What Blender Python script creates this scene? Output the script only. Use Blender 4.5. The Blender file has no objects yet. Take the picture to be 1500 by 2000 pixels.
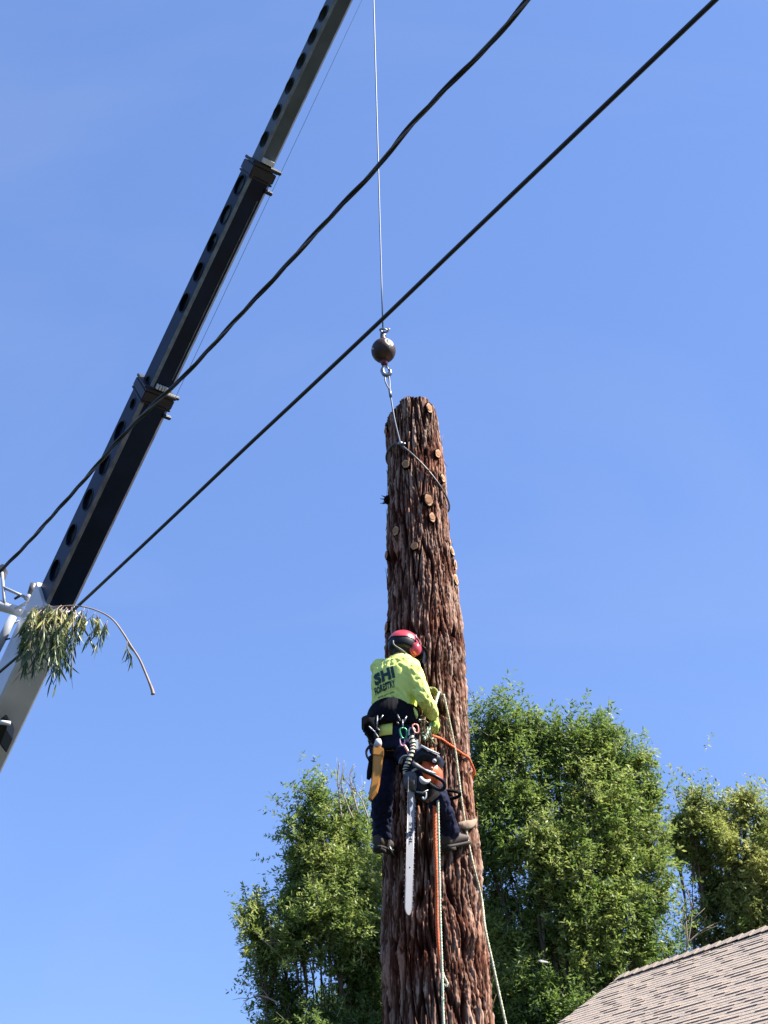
import bpy, bmesh, math, random
import numpy as np
from mathutils import Vector, Matrix, noise
from mathutils.bvhtree import BVHTree

random.seed(7)
rng = np.random.default_rng(7)
SC = bpy.context.scene
COL = SC.collection

# ------------------------------------------------------------------ camera
FPX = 2600.0                                   # focal length in pixels of a 1500 x 2000 picture
PITCH, ROLL = math.radians(32.0), math.radians(-1.5)
CAM = Vector((0, 0, 1.6))
FW = Vector((0, math.cos(PITCH), math.sin(PITCH)))
_U0 = Vector((0, -math.sin(PITCH), math.cos(PITCH)))
_R0 = Vector((1, 0, 0))
RT = _R0 * math.cos(ROLL) + _U0 * math.sin(ROLL)
UP = _U0 * math.cos(ROLL) - _R0 * math.sin(ROLL)
cd = bpy.data.cameras.new('camera')
cam = bpy.data.objects.new('camera', cd)
COL.objects.link(cam)
cd.sensor_fit = 'VERTICAL'
cd.sensor_height = 24.0
cd.lens = 24.0 * FPX / 2000.0
cd.clip_start, cd.clip_end = 0.05, 5000
M = Matrix((RT, UP, -FW)).transposed().to_4x4()
M.translation = CAM
cam.matrix_world = M
SC.camera = cam

# ------------------------------------------------------------------ sky, sun, exposure
SUN_EL, SUN_AZ = math.radians(51), math.radians(99)      # azimuth clockwise from +Y: from the right, a little behind
SUN_DIR = Vector((math.cos(SUN_EL) * math.sin(SUN_AZ), math.cos(SUN_EL) * math.cos(SUN_AZ), math.sin(SUN_EL)))
W = bpy.data.worlds.new('World')
SC.world = W
W.use_nodes = True
wn, wl = W.node_tree.nodes, W.node_tree.links
wn.clear()
wo = wn.new('ShaderNodeOutputWorld')
wb = wn.new('ShaderNodeBackground')
sky = wn.new('ShaderNodeTexSky')
sky.sky_type = 'NISHITA'
sky.sun_disc = False
sky.sun_elevation = SUN_EL
sky.sun_rotation = SUN_AZ
sky.altitude = 100
sky.air_density, sky.dust_density, sky.ozone_density = 1.0, 0.5, 4.0
wb.inputs['Strength'].default_value = 0.092
gm_ = wn.new('ShaderNodeGamma'); gm_.inputs['Gamma'].default_value = 0.5        # clear air with thin high haze: a flatter, even blue
mx_ = wn.new('ShaderNodeMix'); mx_.data_type = 'RGBA'; mx_.blend_type = 'MULTIPLY'; mx_.inputs[0].default_value = 1.0
mx_.inputs[7].default_value = (0.83, 1.14, 1.87, 1)
wl.new(sky.outputs[0], gm_.inputs['Color'])
wl.new(gm_.outputs[0], mx_.inputs[6])
tcw = wn.new('ShaderNodeTexCoord'); mpw = wn.new('ShaderNodeMapping')           # faint high cirrus
mpw.inputs['Rotation'].default_value = (0.3, 0.5, 0.9); mpw.inputs['Scale'].default_value = (1.2, 4.5, 2.2)
nzw = wn.new('ShaderNodeTexNoise'); nzw.inputs['Scale'].default_value = 1.6; nzw.inputs['Detail'].default_value = 5; nzw.inputs['Roughness'].default_value = 0.55; nzw.inputs['Distortion'].default_value = 0.6
rmw = wn.new('ShaderNodeMapRange'); rmw.inputs['From Min'].default_value = 0.42; rmw.inputs['From Max'].default_value = 0.80; rmw.inputs['To Max'].default_value = 0.13
mxw = wn.new('ShaderNodeMix'); mxw.data_type = 'RGBA'; mxw.inputs[7].default_value = (2.6, 2.9, 3.5, 1)
wl.new(tcw.outputs['Generated'], mpw.inputs['Vector']); wl.new(mpw.outputs[0], nzw.inputs['Vector']); wl.new(nzw.outputs['Fac'], rmw.inputs['Value'])
wl.new(rmw.outputs[0], mxw.inputs[0]); wl.new(mx_.outputs[2], mxw.inputs[6]); wl.new(mxw.outputs[2], wb.inputs['Color'])
wl.new(wb.outputs[0], wo.inputs['Surface'])
sd = bpy.data.lights.new('sun', 'SUN')
sd.energy = 5.0
sd.angle = math.radians(0.53)
sd.color = (1.0, 0.95, 0.87)
sun = bpy.data.objects.new('sun', sd)
COL.objects.link(sun)
sun.rotation_euler = SUN_DIR.to_track_quat('Z', 'Y').to_euler()
SC.view_settings.view_transform = 'Standard'
SC.view_settings.look = 'None'
SC.view_settings.gamma = 1
SC.view_settings.exposure = 1.5

# ------------------------------------------------------------------ placing helpers
def ray(px, py):
    return FW + RT * ((px - 750) / FPX) + UP * ((1000 - py) / FPX)
def PY(px, py, y):
    d = ray(px, py); return CAM + d * (y / d.y)
def PZ(px, py, z):
    d = ray(px, py); return CAM + d * ((z - CAM.z) / d.z)
def proj(q):
    v = Vector(q) - CAM; z = v.dot(FW)
    return 750 + FPX * v.dot(RT) / z, 1000 - FPX * v.dot(UP) / z, z
def mpp(q):
    return proj(q)[2] / FPX

# ------------------------------------------------------------------ materials
def mat(name, col, rough=0.6, metal=0.0, var=0.15, scale=12.0, bump=0.0, bscale=60.0, spec=0.5, coat=0.0, stretch=None, trans=0.0):
    m = bpy.data.materials.new(name); m.use_nodes = True
    n, l = m.node_tree.nodes, m.node_tree.links
    b = n['Principled BSDF']
    b.inputs['Roughness'].default_value = rough
    b.inputs['Metallic'].default_value = metal
    b.inputs['Specular IOR Level'].default_value = spec
    b.inputs['Coat Weight'].default_value = coat
    tc = n.new('ShaderNodeTexCoord')
    src = tc.outputs['Object']
    if stretch:
        mp = n.new('ShaderNodeMapping'); mp.inputs['Scale'].default_value = stretch
        l.new(src, mp.inputs['Vector']); src = mp.outputs[0]
    nz = n.new('ShaderNodeTexNoise'); nz.inputs['Scale'].default_value = scale; nz.inputs['Detail'].default_value = 6
    l.new(src, nz.inputs['Vector'])
    r = n.new('ShaderNodeValToRGB')
    c = Vector(col)
    r.color_ramp.elements[0].position, r.color_ramp.elements[1].position = 0.3, 0.7
    r.color_ramp.elements[0].color = (*(c * (1 - var)), 1)
    r.color_ramp.elements[1].color = (*[min(1, x) for x in c * (1 + var)], 1)
    l.new(nz.outputs['Fac'], r.inputs['Fac'])
    l.new(r.outputs[0], b.inputs['Base Color'])
    if bump > 0:
        nb = n.new('ShaderNodeTexNoise'); nb.inputs['Scale'].default_value = bscale; nb.inputs['Detail'].default_value = 4
        l.new(src, nb.inputs['Vector'])
        bp = n.new('ShaderNodeBump'); bp.inputs['Strength'].default_value = bump; bp.inputs['Distance'].default_value = 0.01
        l.new(nb.outputs['Fac'], bp.inputs['Height']); l.new(bp.outputs[0], b.inputs['Normal'])
    if trans > 0:
        t = n.new('ShaderNodeBsdfTranslucent'); mx = n.new('ShaderNodeMixShader'); mx.inputs[0].default_value = trans
        l.new(r.outputs[0], t.inputs['Color'])
        l.new(b.outputs[0], mx.inputs[1]); l.new(t.outputs[0], mx.inputs[2])
        l.new(mx.outputs[0], n['Material Output'].inputs['Surface'])
    return m

def leaf_mat(name, c0, c1, c2, rough=0.5, trans=0.42):
    m = bpy.data.materials.new(name); m.use_nodes = True
    n, l = m.node_tree.nodes, m.node_tree.links
    b = n['Principled BSDF']; b.inputs['Roughness'].default_value = rough
    b.inputs['Specular IOR Level'].default_value = 0.4
    a = n.new('ShaderNodeAttribute'); a.attribute_name = 'tone'
    r = n.new('ShaderNodeValToRGB'); e = r.color_ramp.elements
    e[0].position, e[0].color = 0.0, (*c0, 1); e[1].position, e[1].color = 1.0, (*c2, 1)
    x = e.new(0.5); x.color = (*c1, 1)
    l.new(a.outputs['Fac'], r.inputs['Fac']); l.new(r.outputs[0], b.inputs['Base Color'])
    t = n.new('ShaderNodeBsdfTranslucent'); mx = n.new('ShaderNodeMixShader'); mx.inputs[0].default_value = trans
    hs = n.new('ShaderNodeHueSaturation'); hs.inputs['Value'].default_value = 1.3; hs.inputs['Saturation'].default_value = 1.1
    l.new(r.outputs[0], hs.inputs['Color']); l.new(hs.outputs[0], t.inputs['Color'])
    l.new(b.outputs[0], mx.inputs[1]); l.new(t.outputs[0], mx.inputs[2])
    l.new(mx.outputs[0], n['Material Output'].inputs['Surface'])
    return m

def bark_mat():
    m = bpy.data.materials.new('redwood_bark'); m.use_nodes = True
    n, l = m.node_tree.nodes, m.node_tree.links
    b = n['Principled BSDF']; b.inputs['Roughness'].default_value = 0.95; b.inputs['Specular IOR Level'].default_value = 0.08
    a = n.new('ShaderNodeAttribute'); a.attribute_name = 'crest'
    tc = n.new('ShaderNodeTexCoord'); mp = n.new('ShaderNodeMapping'); mp.inputs['Scale'].default_value = (60, 60, 3.5)
    l.new(tc.outputs['Object'], mp.inputs['Vector'])
    fib = n.new('ShaderNodeTexNoise'); fib.inputs['Scale'].default_value = 1.0; fib.inputs['Detail'].default_value = 7; fib.inputs['Roughness'].default_value = 0.65
    l.new(mp.outputs[0], fib.inputs['Vector'])
    r = n.new('ShaderNodeValToRGB'); e = r.color_ramp.elements
    e[0].position, e[0].color = 0.0, (0.014, 0.0045, 0.0035, 1)
    e[1].position, e[1].color = 1.0, (0.42, 0.285, 0.215, 1)
    x = e.new(0.40); x.color = (0.034, 0.0115, 0.008, 1)
    x = e.new(0.70); x.color = (0.105, 0.046, 0.030, 1)
    ad = n.new('ShaderNodeMath'); ad.operation = 'MULTIPLY_ADD'
    ad.inputs[1].default_value = 0.9; l.new(fib.outputs['Fac'], ad.inputs[0])
    sb = n.new('ShaderNodeMath'); sb.operation = 'SUBTRACT'; sb.inputs[1].default_value = 0.45
    l.new(a.outputs['Fac'], sb.inputs[0]); l.new(sb.outputs[0], ad.inputs[2])
    l.new(ad.outputs[0], r.inputs['Fac'])
    # redder patches
    big = n.new('ShaderNodeTexNoise'); big.inputs['Scale'].default_value = 2.3; big.inputs['Detail'].default_value = 4
    l.new(tc.outputs['Object'], big.inputs['Vector'])
    br = n.new('ShaderNodeValToRGB'); br.color_ramp.elements[0].position, br.color_ramp.elements[1].position = 0.45, 0.65
    l.new(big.outputs['Fac'], br.inputs['Fac'])
    mx = n.new('ShaderNodeMix'); mx.data_type = 'RGBA'; mx.blend_type = 'MULTIPLY'
    ml = n.new('ShaderNodeMath'); ml.operation = 'MULTIPLY'; ml.inputs[1].default_value = 0.75
    l.new(br.outputs[0], ml.inputs[0]); l.new(ml.outputs[0], mx.inputs[0])
    l.new(r.outputs[0], mx.inputs[6]); mx.inputs[7].default_value = (1.0, 0.66, 0.52, 1)
    l.new(mx.outputs[2], b.inputs['Base Color'])
    bp = n.new('ShaderNodeBump'); bp.inputs['Strength'].default_value = 0.9; bp.inputs['Distance'].default_value = 0.010
    l.new(fib.outputs['Fac'], bp.inputs['Height']); l.new(bp.outputs[0], b.inputs['Normal'])
    return m

MT = dict(
    bark=bark_mat(),
    peel=mat('peeled_inner_bark', (0.27, 0.19, 0.13), 0.85, var=0.25, scale=20, bump=0.4, bscale=90, stretch=(1, 1, .3)),
    cut=mat('fresh_cut_wood', (0.56, 0.31, 0.16), 0.8, var=0.12, scale=40, bump=0.3),
    heart=mat('heartwood', (0.36, 0.165, 0.075), 0.85, var=0.2, scale=60),
    black_paint=mat('black_boom_paint', (0.004, 0.012, 0.032), 0.45, var=0.35, scale=3, spec=0.16, coat=0.0, bump=0.03, bscale=15),
    slate_sheen=mat('slate_sheen_paint', (0.070, 0.086, 0.096), 0.45, var=0.3, scale=3, spec=0.3, bump=0.03, bscale=15),  # weathered upper section; its sky reflections are put into the lighter colour
    edge_paint=mat('pale_edge_paint', (0.20, 0.20, 0.20), 0.45, var=0.35, scale=9, stretch=(1, 1, 1)),  # pale chamfers: reflection of the lighter horizon put into the colour
    edge_rust=mat('rusty_edge_paint', (0.20, 0.165, 0.155), 0.55, var=0.45, scale=7),
    hole=mat('boom_hole_black', (0.004, 0.005, 0.007), 0.6),
    collar=mat('collar_black', (0.006, 0.006, 0.010), 0.5, bump=0.1),
    white_paint=mat('white_crane_paint', (0.55, 0.54, 0.54), 0.35, var=0.08, scale=4, coat=0.2),
    grey_paint=mat('grey_crane_paint', (0.34, 0.35, 0.37), 0.4, var=0.15, scale=6),
    red_paint=mat('red_paint', (0.40, 0.03, 0.03), 0.45),
    maroon=mat('maroon_paint', (0.10, 0.015, 0.02), 0.45),
    steel=mat('steel', (0.24, 0.245, 0.26), 0.38, metal=0.85, var=0.25, scale=30),
    bar_steel=mat('bar_steel', (0.27, 0.275, 0.29), 0.5, metal=0.2, var=0.08, scale=10),
    wire=mat('wire_rope', (0.13, 0.14, 0.17), 0.5, metal=0.4, var=0.3, scale=200),
    ball=mat('iron_ball', (0.055, 0.030, 0.022), 0.5, spec=0.3, var=0.4, scale=14, bump=0.1, bscale=40),
    ball_mark=mat('ball_mark_paint', (0.48, 0.44, 0.42), 0.5),
    pvc=mat('black_cable', (0.010, 0.010, 0.014), 0.45, var=0.3, scale=8),
    alu=mat('bare_conductor', (0.16, 0.16, 0.18), 0.5, metal=0.4, var=0.3, scale=60),
    shirt=mat('hi_vis_cloth', (0.88, 0.99, 0.26), 0.8, var=0.04, scale=18, bump=0.12, bscale=90, spec=0.2, trans=0.12),
    print=mat('shirt_print', (0.010, 0.045, 0.045), 0.7),
    trousers=mat('navy_trousers', (0.008, 0.011, 0.034), 0.85, var=0.3, scale=30, bump=0.15, bscale=200, spec=0.2),
    skin=mat('skin', (0.35, 0.19, 0.13), 0.55, var=0.08),
    hair=mat('dark_hair', (0.015, 0.012, 0.010), 0.6, var=0.4, scale=90, bump=0.4, bscale=160),
    web=mat('black_webbing', (0.005, 0.005, 0.008), 0.85, spec=0.12, var=0.3, scale=80, bump=0.2, bscale=250),
    red_plastic=mat('red_plastic', (0.48, 0.045, 0.06), 0.28, var=0.1, coat=0.4),
    black_plastic=mat('black_plastic', (0.007, 0.007, 0.010), 0.4, spec=0.3, var=0.2),
    orange_plastic=mat('orange_plastic', (0.72, 0.12, 0.025), 0.38, var=0.1),
    yellow_orange=mat('scabbard_orange', (0.62, 0.26, 0.035), 0.55, var=0.06),
    pale_grey=mat('pale_grey_plastic', (0.60, 0.60, 0.60), 0.4),
    dark_grey=mat('dark_grey_metal', (0.12, 0.11, 0.11), 0.5, metal=0.3, var=0.4, scale=30),
    orange_rope=mat('orange_rope', (0.78, 0.17, 0.05), 0.75, var=0.2, scale=140, bump=0.6, bscale=160),
    green_rope=mat('mint_rope', (0.38, 0.62, 0.46), 0.75, var=0.2, scale=140, bump=0.6, bscale=160),
    cream_rope=mat('cream_rope', (0.62, 0.58, 0.42), 0.75, var=0.15, scale=140, bump=0.6, bscale=160),
    tan_rope=mat('tan_rope', (0.42, 0.42, 0.28), 0.8, var=0.2, scale=140, bump=0.6, bscale=160),
    white_cord=mat('white_cord', (0.70, 0.70, 0.66), 0.75),
    olive=mat('olive_cord', (0.16, 0.17, 0.08), 0.8, var=0.3, scale=60),
    glove=mat('lime_glove', (0.50, 0.70, 0.12), 0.8, var=0.12, scale=40, bump=0.2),
    glove2=mat('olive_glove', (0.30, 0.31, 0.12), 0.8, var=0.25, scale=40, bump=0.2),
    boot=mat('brown_boot_leather', (0.045, 0.030, 0.022), 0.7, var=0.2, scale=25, bump=0.2),
    sole=mat('boot_sole', (0.025, 0.018, 0.014), 0.8),
    green_anod=mat('green_anodised', (0.05, 0.30, 0.14), 0.3, metal=0.7),
    pink=mat('pink_hardware', (0.75, 0.40, 0.58), 0.4),
    orange_anod=mat('salmon_hardware', (0.75, 0.30, 0.22), 0.4, metal=0.3),
    tree_bark=mat('tree_bark', (0.11, 0.08, 0.06), 0.9, var=0.35, scale=14, bump=0.5, bscale=40, stretch=(1, 1, .25)),
    twig=mat('pale_twig', (0.30, 0.25, 0.18), 0.85, var=0.3, scale=20),
    stem=mat('branch_stem', (0.30, 0.22, 0.17), 0.7, var=0.3, scale=12),
    ground=mat('shaded_lawn', (0.030, 0.036, 0.018), 0.95, spec=0.04, var=0.35, scale=0.8, bump=0.4, bscale=12),
    stucco=mat('stucco', (0.55, 0.50, 0.42), 0.9, var=0.08, bump=0.3, bscale=80),
    timber=mat('painted_timber', (0.40, 0.35, 0.30), 0.7),
    deck=mat('roof_deck', (0.16, 0.14, 0.125), 0.9),
)
SH = [mat('shingle_granules', c, 0.92, var=0.16, scale=55, bump=0.5, bscale=300, spec=0.2) for c in
      ((0.41, 0.335, 0.27), (0.425, 0.345, 0.275), (0.375, 0.305, 0.25), (0.435, 0.345, 0.27))]
LEAF = leaf_mat('ash_leaf', (0.060, 0.115, 0.032), (0.160, 0.225, 0.060), (0.34, 0.37, 0.12))
LEAF2 = leaf_mat('olive_leaf', (0.065, 0.115, 0.036), (0.19, 0.24, 0.068), (0.40, 0.40, 0.14))
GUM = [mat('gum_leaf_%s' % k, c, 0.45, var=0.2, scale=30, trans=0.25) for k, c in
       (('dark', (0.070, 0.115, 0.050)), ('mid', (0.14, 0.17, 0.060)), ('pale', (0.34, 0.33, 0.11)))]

# ------------------------------------------------------------------ mesh helpers
class MB:
    def __init__(s): s.v, s.f = [], []
    def add(s, v, f):
        k = len(s.v); s.v += [tuple(x) for x in v]; s.f += [tuple(i + k for i in q) for q in f]; return s
    def tube(s, pts, rad, n=8, cap=True, flat=None):
        pts = [Vector(p) for p in pts]
        if not hasattr(rad, '__len__'): rad = [rad] * len(pts)
        V, Fc = [], []
        t0 = (pts[1] - pts[0]).normalized()
        u = t0.orthogonal().normalized() if flat is None else (Vector(flat) - t0 * t0.dot(Vector(flat))).normalized()
        for i, p in enumerate(pts):
            t = (pts[min(i + 1, len(pts) - 1)] - pts[max(i - 1, 0)])
            t = t.normalized() if t.length > 1e-9 else t0
            u = (u - t * u.dot(t)); u = u.normalized() if u.length > 1e-6 else t.orthogonal().normalized()
            w = t.cross(u)
            r = rad[i]
            a, b = r if hasattr(r, '__len__') else (r, r)
            for k in range(n):
                an = 2 * math.pi * k / n
                V.append(p + u * (a * math.cos(an)) + w * (b * math.sin(an)))
        m = len(pts)
        for i in range(m - 1):
            for k in range(n):
                Fc.append((i * n + k, i * n + (k + 1) % n, (i + 1) * n + (k + 1) % n, (i + 1) * n + k))
        if cap:
            Fc.append(tuple(reversed(range(n)))); Fc.append(tuple(range((m - 1) * n, m * n)))
        return s.add(V, Fc)
    def loft(s, rings):
        n = len(rings[0]); V = [p for r in rings for p in r]; Fc = []
        for i in range(len(rings) - 1):
            for k in range(n):
                Fc.append((i * n + k, i * n + (k + 1) % n, (i + 1) * n + (k + 1) % n, (i + 1) * n + k))
        Fc.append(tuple(reversed(range(n)))); Fc.append(tuple(range((len(rings) - 1) * n, len(rings) * n)))
        return s.add(V, Fc)
    def box(s, o, ax, ay, az):          # centre and three half-axis vectors
        o, ax, ay, az = map(Vector, (o, ax, ay, az))
        V = [o + ax * i + ay * j + az * k for k in (-1, 1) for j in (-1, 1) for i in (-1, 1)]
        return s.add(V, [(0, 2, 3, 1), (4, 5, 7, 6), (0, 1, 5, 4), (2, 6, 7, 3), (0, 4, 6, 2), (1, 3, 7, 5)])
    def ball(s, c, rx, ry, rz, n=20, m=12, ax=None):
        c = Vector(c); A = ax or (Vector((1, 0, 0)), Vector((0, 1, 0)), Vector((0, 0, 1)))
        rings = []
        for i in range(m + 1):
            ph = math.pi * (0.02 + 0.96 * i / m)
            rings.append([c + A[0] * (rx * math.sin(ph) * math.cos(2 * math.pi * k / n)) + A[1] * (ry * math.sin(ph) * math.sin(2 * math.pi * k / n)) - A[2] * (rz * math.cos(ph)) for k in range(n)])
        return s.loft(rings)
    def prism(s, poly, ext):            # polygon of points pushed along a vector
        poly = [Vector(p) for p in poly]; n = len(poly); e = Vector(ext)
        V = poly + [p + e for p in poly]
        Fc = [tuple(range(n)), tuple(reversed(range(n, 2 * n)))]
        Fc += [(i, i + n, (i + 1) % n + n, (i + 1) % n) for i in range(n)]
        return s.add(V, Fc)
    def torus(s, c, R, r, ax, ay, n=24, m=8, a0=0, a1=2 * math.pi):
        c, ax, ay = Vector(c), Vector(ax).normalized(), Vector(ay).normalized()
        pts = [c + ax * (R * math.cos(a0 + (a1 - a0) * i / n)) + ay * (R * math.sin(a0 + (a1 - a0) * i / n)) for i in range(n + 1)]
        return s.tube(pts, r, m, cap=True)
    def mesh(s, name, bevel=0.0, smooth=False, segs=2):
        me = bpy.data.meshes.new(name)
        bm = bmesh.new()
        vs = [bm.verts.new(v) for v in s.v]
        for f in s.f:
            try: bm.faces.new([vs[i] for i in f])
            except ValueError: pass
        bmesh.ops.recalc_face_normals(bm, faces=bm.faces)
        if bevel > 0:
            ed = [e for e in bm.edges if len(e.link_faces) == 2 and e.calc_face_angle(0) > 0.5]
            bmesh.ops.bevel(bm, geom=ed, offset=bevel, segments=segs, affect='EDGES', clamp_overlap=True)
        if smooth:
            for f in bm.faces: f.smooth = True
        bm.to_mesh(me); bm.free()
        return me

def obj(name, me, m=None, parent=None, label=None):
    if isinstance(me, MB): me = me.mesh(name, smooth=True)
    o = bpy.data.objects.new(name, me); COL.objects.link(o)
    if m is not None and not me.materials: me.materials.append(m)
    if parent is not None:
        o.parent = parent
        o.matrix_parent_inverse = WM[parent.name].inverted()
    WM[o.name] = Matrix.Identity(4)
    if label: o['label'] = label
    return o
WM = {}
def thing(name, label, cat, loc=(0, 0, 0), group=None):
    o = bpy.data.objects.new(name, None); COL.objects.link(o)
    o.empty_display_size = 0.2
    o.location = loc; WM[o.name] = Matrix.Translation(loc)
    o['label'], o['category'] = label, cat
    if group: o['group'] = group
    return o
def tag(o, label, cat, group=None):
    o['label'], o['category'] = label, cat
    if group: o['group'] = group
    return o
def np_mesh(name, V, Q, smooth=True, attr=None):
    me = bpy.data.meshes.new(name)
    V = np.asarray(V, np.float32); Q = np.asarray(Q, np.int32); k = Q.shape[1]
    me.vertices.add(len(V)); me.vertices.foreach_set('co', V.ravel())
    me.loops.add(Q.size); me.loops.foreach_set('vertex_index', Q.ravel())
    me.polygons.add(len(Q)); me.polygons.foreach_set('loop_start', np.arange(0, Q.size, k, dtype=np.int32))
    me.polygons.foreach_set('use_smooth', np.full(len(Q), smooth))
    if attr:
        for an, av in attr.items():
            a = me.attributes.new(an, 'FLOAT', 'POINT'); a.data.foreach_set('value', np.asarray(av, np.float32))
    me.update(calc_edges=True)
    return me
def evaluated(o):
    dg = bpy.context.evaluated_depsgraph_get(); dg.update()
    return bpy.data.meshes.new_from_object(o.evaluated_get(dg), depsgraph=dg)
def fuse(mb, voxel, iters=6, wrinkle=None):
    """several overlapping closed shapes become one continuous skin"""
    me = mb.mesh('fuse')
    o = bpy.data.objects.new('fuse', me); COL.objects.link(o)
    r = o.modifiers.new('r', 'REMESH'); r.mode = 'VOXEL'; r.voxel_size = voxel
    s = o.modifiers.new('s', 'SMOOTH'); s.factor = 0.5; s.iterations = iters
    out = evaluated(o)
    bpy.data.objects.remove(o); bpy.data.meshes.remove(me)
    if wrinkle:
        for v in out.vertices: pass
        nr = [v.normal.copy() for v in out.vertices]
        for v, nn in zip(out.vertices, nr): v.co += nn * wrinkle(v.co)
    for p in out.polygons: p.use_smooth = True
    return out
def spline(pts, per=8):
    pts = [Vector(p) for p in pts]; out = []
    for i in range(len(pts) - 1):
        a, b = pts[max(i - 1, 0)], pts[i]
        c, d = pts[i + 1], pts[min(i + 2, len(pts) - 1)]
        for k in range(per):
            t = k / per
            out.append(0.5 * ((2 * b) + (c - a) * t + (2 * a - 5 * b + 4 * c - d) * t * t + (3 * b - a - 3 * c + d) * t ** 3))
    return out + [pts[-1]]
def text_mesh(body, size, bold=0.0, extrude=0.0, xscale=1.0):
    cu = bpy.data.curves.new('lettering', 'FONT'); cu.body = body; cu.size = size; cu.offset = bold; cu.extrude = extrude
    cu.space_character = 1.0 + bold * 1.6; cu.align_x, cu.align_y = 'CENTER', 'CENTER'; cu.resolution_u = 3
    o = bpy.data.objects.new('lettering', cu); COL.objects.link(o)
    me = evaluated(o); bpy.data.objects.remove(o); bpy.data.curves.remove(cu)
    for v in me.vertices: v.co.x *= xscale
    return me

# ------------------------------------------------------------------ numpy noise, periodic in x
def perlin(x, y, px, seed):
    r = np.random.default_rng(seed); NY = 512
    g = r.random((px, NY)) * 2 * np.pi; gx, gy = np.cos(g), np.sin(g)
    xi, yi = np.floor(x).astype(int), np.floor(y).astype(int); xf, yf = x - xi, y - yi
    def d(i, j):
        a, b = (xi + i) % px, (yi + j) % NY
        return gx[a, b] * (xf - i) + gy[a, b] * (yf - j)
    s = lambda t: t * t * t * (t * (t * 6 - 15) + 10)
    u, v = s(xf), s(yf)
    return ((d(0, 0) * (1 - u) + d(1, 0) * u) * (1 - v) + (d(0, 1) * (1 - u) + d(1, 1) * u) * v) * 1.5

# ================================================================== SETTING
g = MB(); S = 1500
g.add([(-S, -S, 0), (S, -S, 0), (S, S, 0), (-S, S, 0)], [(0, 1, 2, 3)])
go = obj('ground', g.mesh('ground'), MT['ground']); go['kind'] = 'structure'

# ================================================================== THE REDWOOD TRUNK
TY = 9.7
prof = [(2000, 857, 109), (1900, 852, 104), (1700, 844, 96), (1500, 836, 84), (1300, 829, 75), (1200, 827, 70), (1100, 821.5, 65), (900, 811, 54), (800, 804, 49), (776, 803, 47)]
tz, tx, tr = [], [], []
for y, c, h in prof:
    q = PY(c, y, TY); tz.append(q.z); tx.append(q.x); tr.append(h * mpp(q))
tz[-1] = PY(803, 769, TY - tr[-1]).z; TOPZ = tz[-1]
tz = [0.0, 1.2] + tz; tx = [tx[0] + .05, tx[0] + .02] + tx; tr = [tr[0] + .16, tr[0] + .06] + tr
def trunk_x(z): return np.interp(z, tz, tx)
def trunk_r(z): return np.interp(z, tz, tr)
def on_trunk(px, py, out=0.0):
    """point of the trunk's skin seen at a pixel, with its outward direction"""
    z = 6.0
    for _ in range(12):
        q = PY(px, py, TY - 0.2); c = proj((trunk_x(q.z), TY, q.z)); hw = trunk_r(q.z) / mpp((trunk_x(q.z), TY, q.z))
        s = max(-0.97, min(0.97, (px - c[0]) / hw)); yy = TY - trunk_r(q.z) * math.sqrt(1 - s * s)
        q = PY(px, py, yy)
    n = Vector((s, -math.sqrt(1 - s * s), 0))
    return Vector((trunk_x(q.z), TY, q.z)) + n * (trunk_r(q.z) + out), n
NC = 372
zr = np.concatenate([np.linspace(0, 2.9, 60, endpoint=False), np.linspace(2.9, TOPZ, 1340)])
th = np.arange(NC) / NC
TH, ZZ = np.meshgrid(th, zr)
warp = perlin(TH * 6, ZZ * 0.8, 6, 3) * 0.016 + perlin(TH * 18, ZZ * 2.0, 18, 4) * 0.0035
tw = TH + warp
sst = lambda t: t * t * (3 - 2 * t)
zl = np.interp(ZZ, [0, 3.5, 9.0], [0, 3.5 * 0.62, 3.5 * 0.62 + 5.5 * 1.05])   # strips are long low down, short flakes higher up
n1 = perlin(tw * 27, zl * 1.35, 27, 11)
n2 = perlin(tw * 62, zl * 2.7 + 7, 62, 12)
n3 = perlin(tw * 150, zl * 9, 150, 13)
n4 = perlin(tw * 200, zl * 26, 200, 14)
n5 = perlin(tw * 40, zl * 8, 40, 15)
n6 = perlin(tw * 48 + .5, zl * 2.6, 48, 16)
mod = np.clip(0.62 + 0.9 * perlin(TH * 5, ZZ * 1.1, 5, 17), 0.15, 1.1)
pl = np.clip(np.abs(n1) / 0.15, 0, 1) ** 1.2
pl2 = np.clip(np.abs(n2) / 0.16, 0, 1)
brk = sst(np.clip((n5 + 0.40) / 0.18, 0, 1))                  # short cross cracks and torn ends of the strips
h = 0.50 * pl + 0.32 * mod * pl2 + 0.10 * (1 - mod) + 0.07 * brk + 0.20 * (n3 + 0.4) + 0.10 * n4 + 0.14 * n6
low = perlin(TH * 5, ZZ * 1.3, 5, 21)
crest = np.clip(0.44 * pl + 0.26 * pl2 + 0.16 * (n3 + .5) + 0.30 * n6 + 0.10 * n4, 0, 1.1)
RR = np.interp(ZZ, tz, tr)
amp = 0.058 * np.clip(RR / 0.30, 0.7, 1.3)
R = RR + amp * (h - 0.97) + low * 0.016
ang = TH * 2 * np.pi
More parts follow.
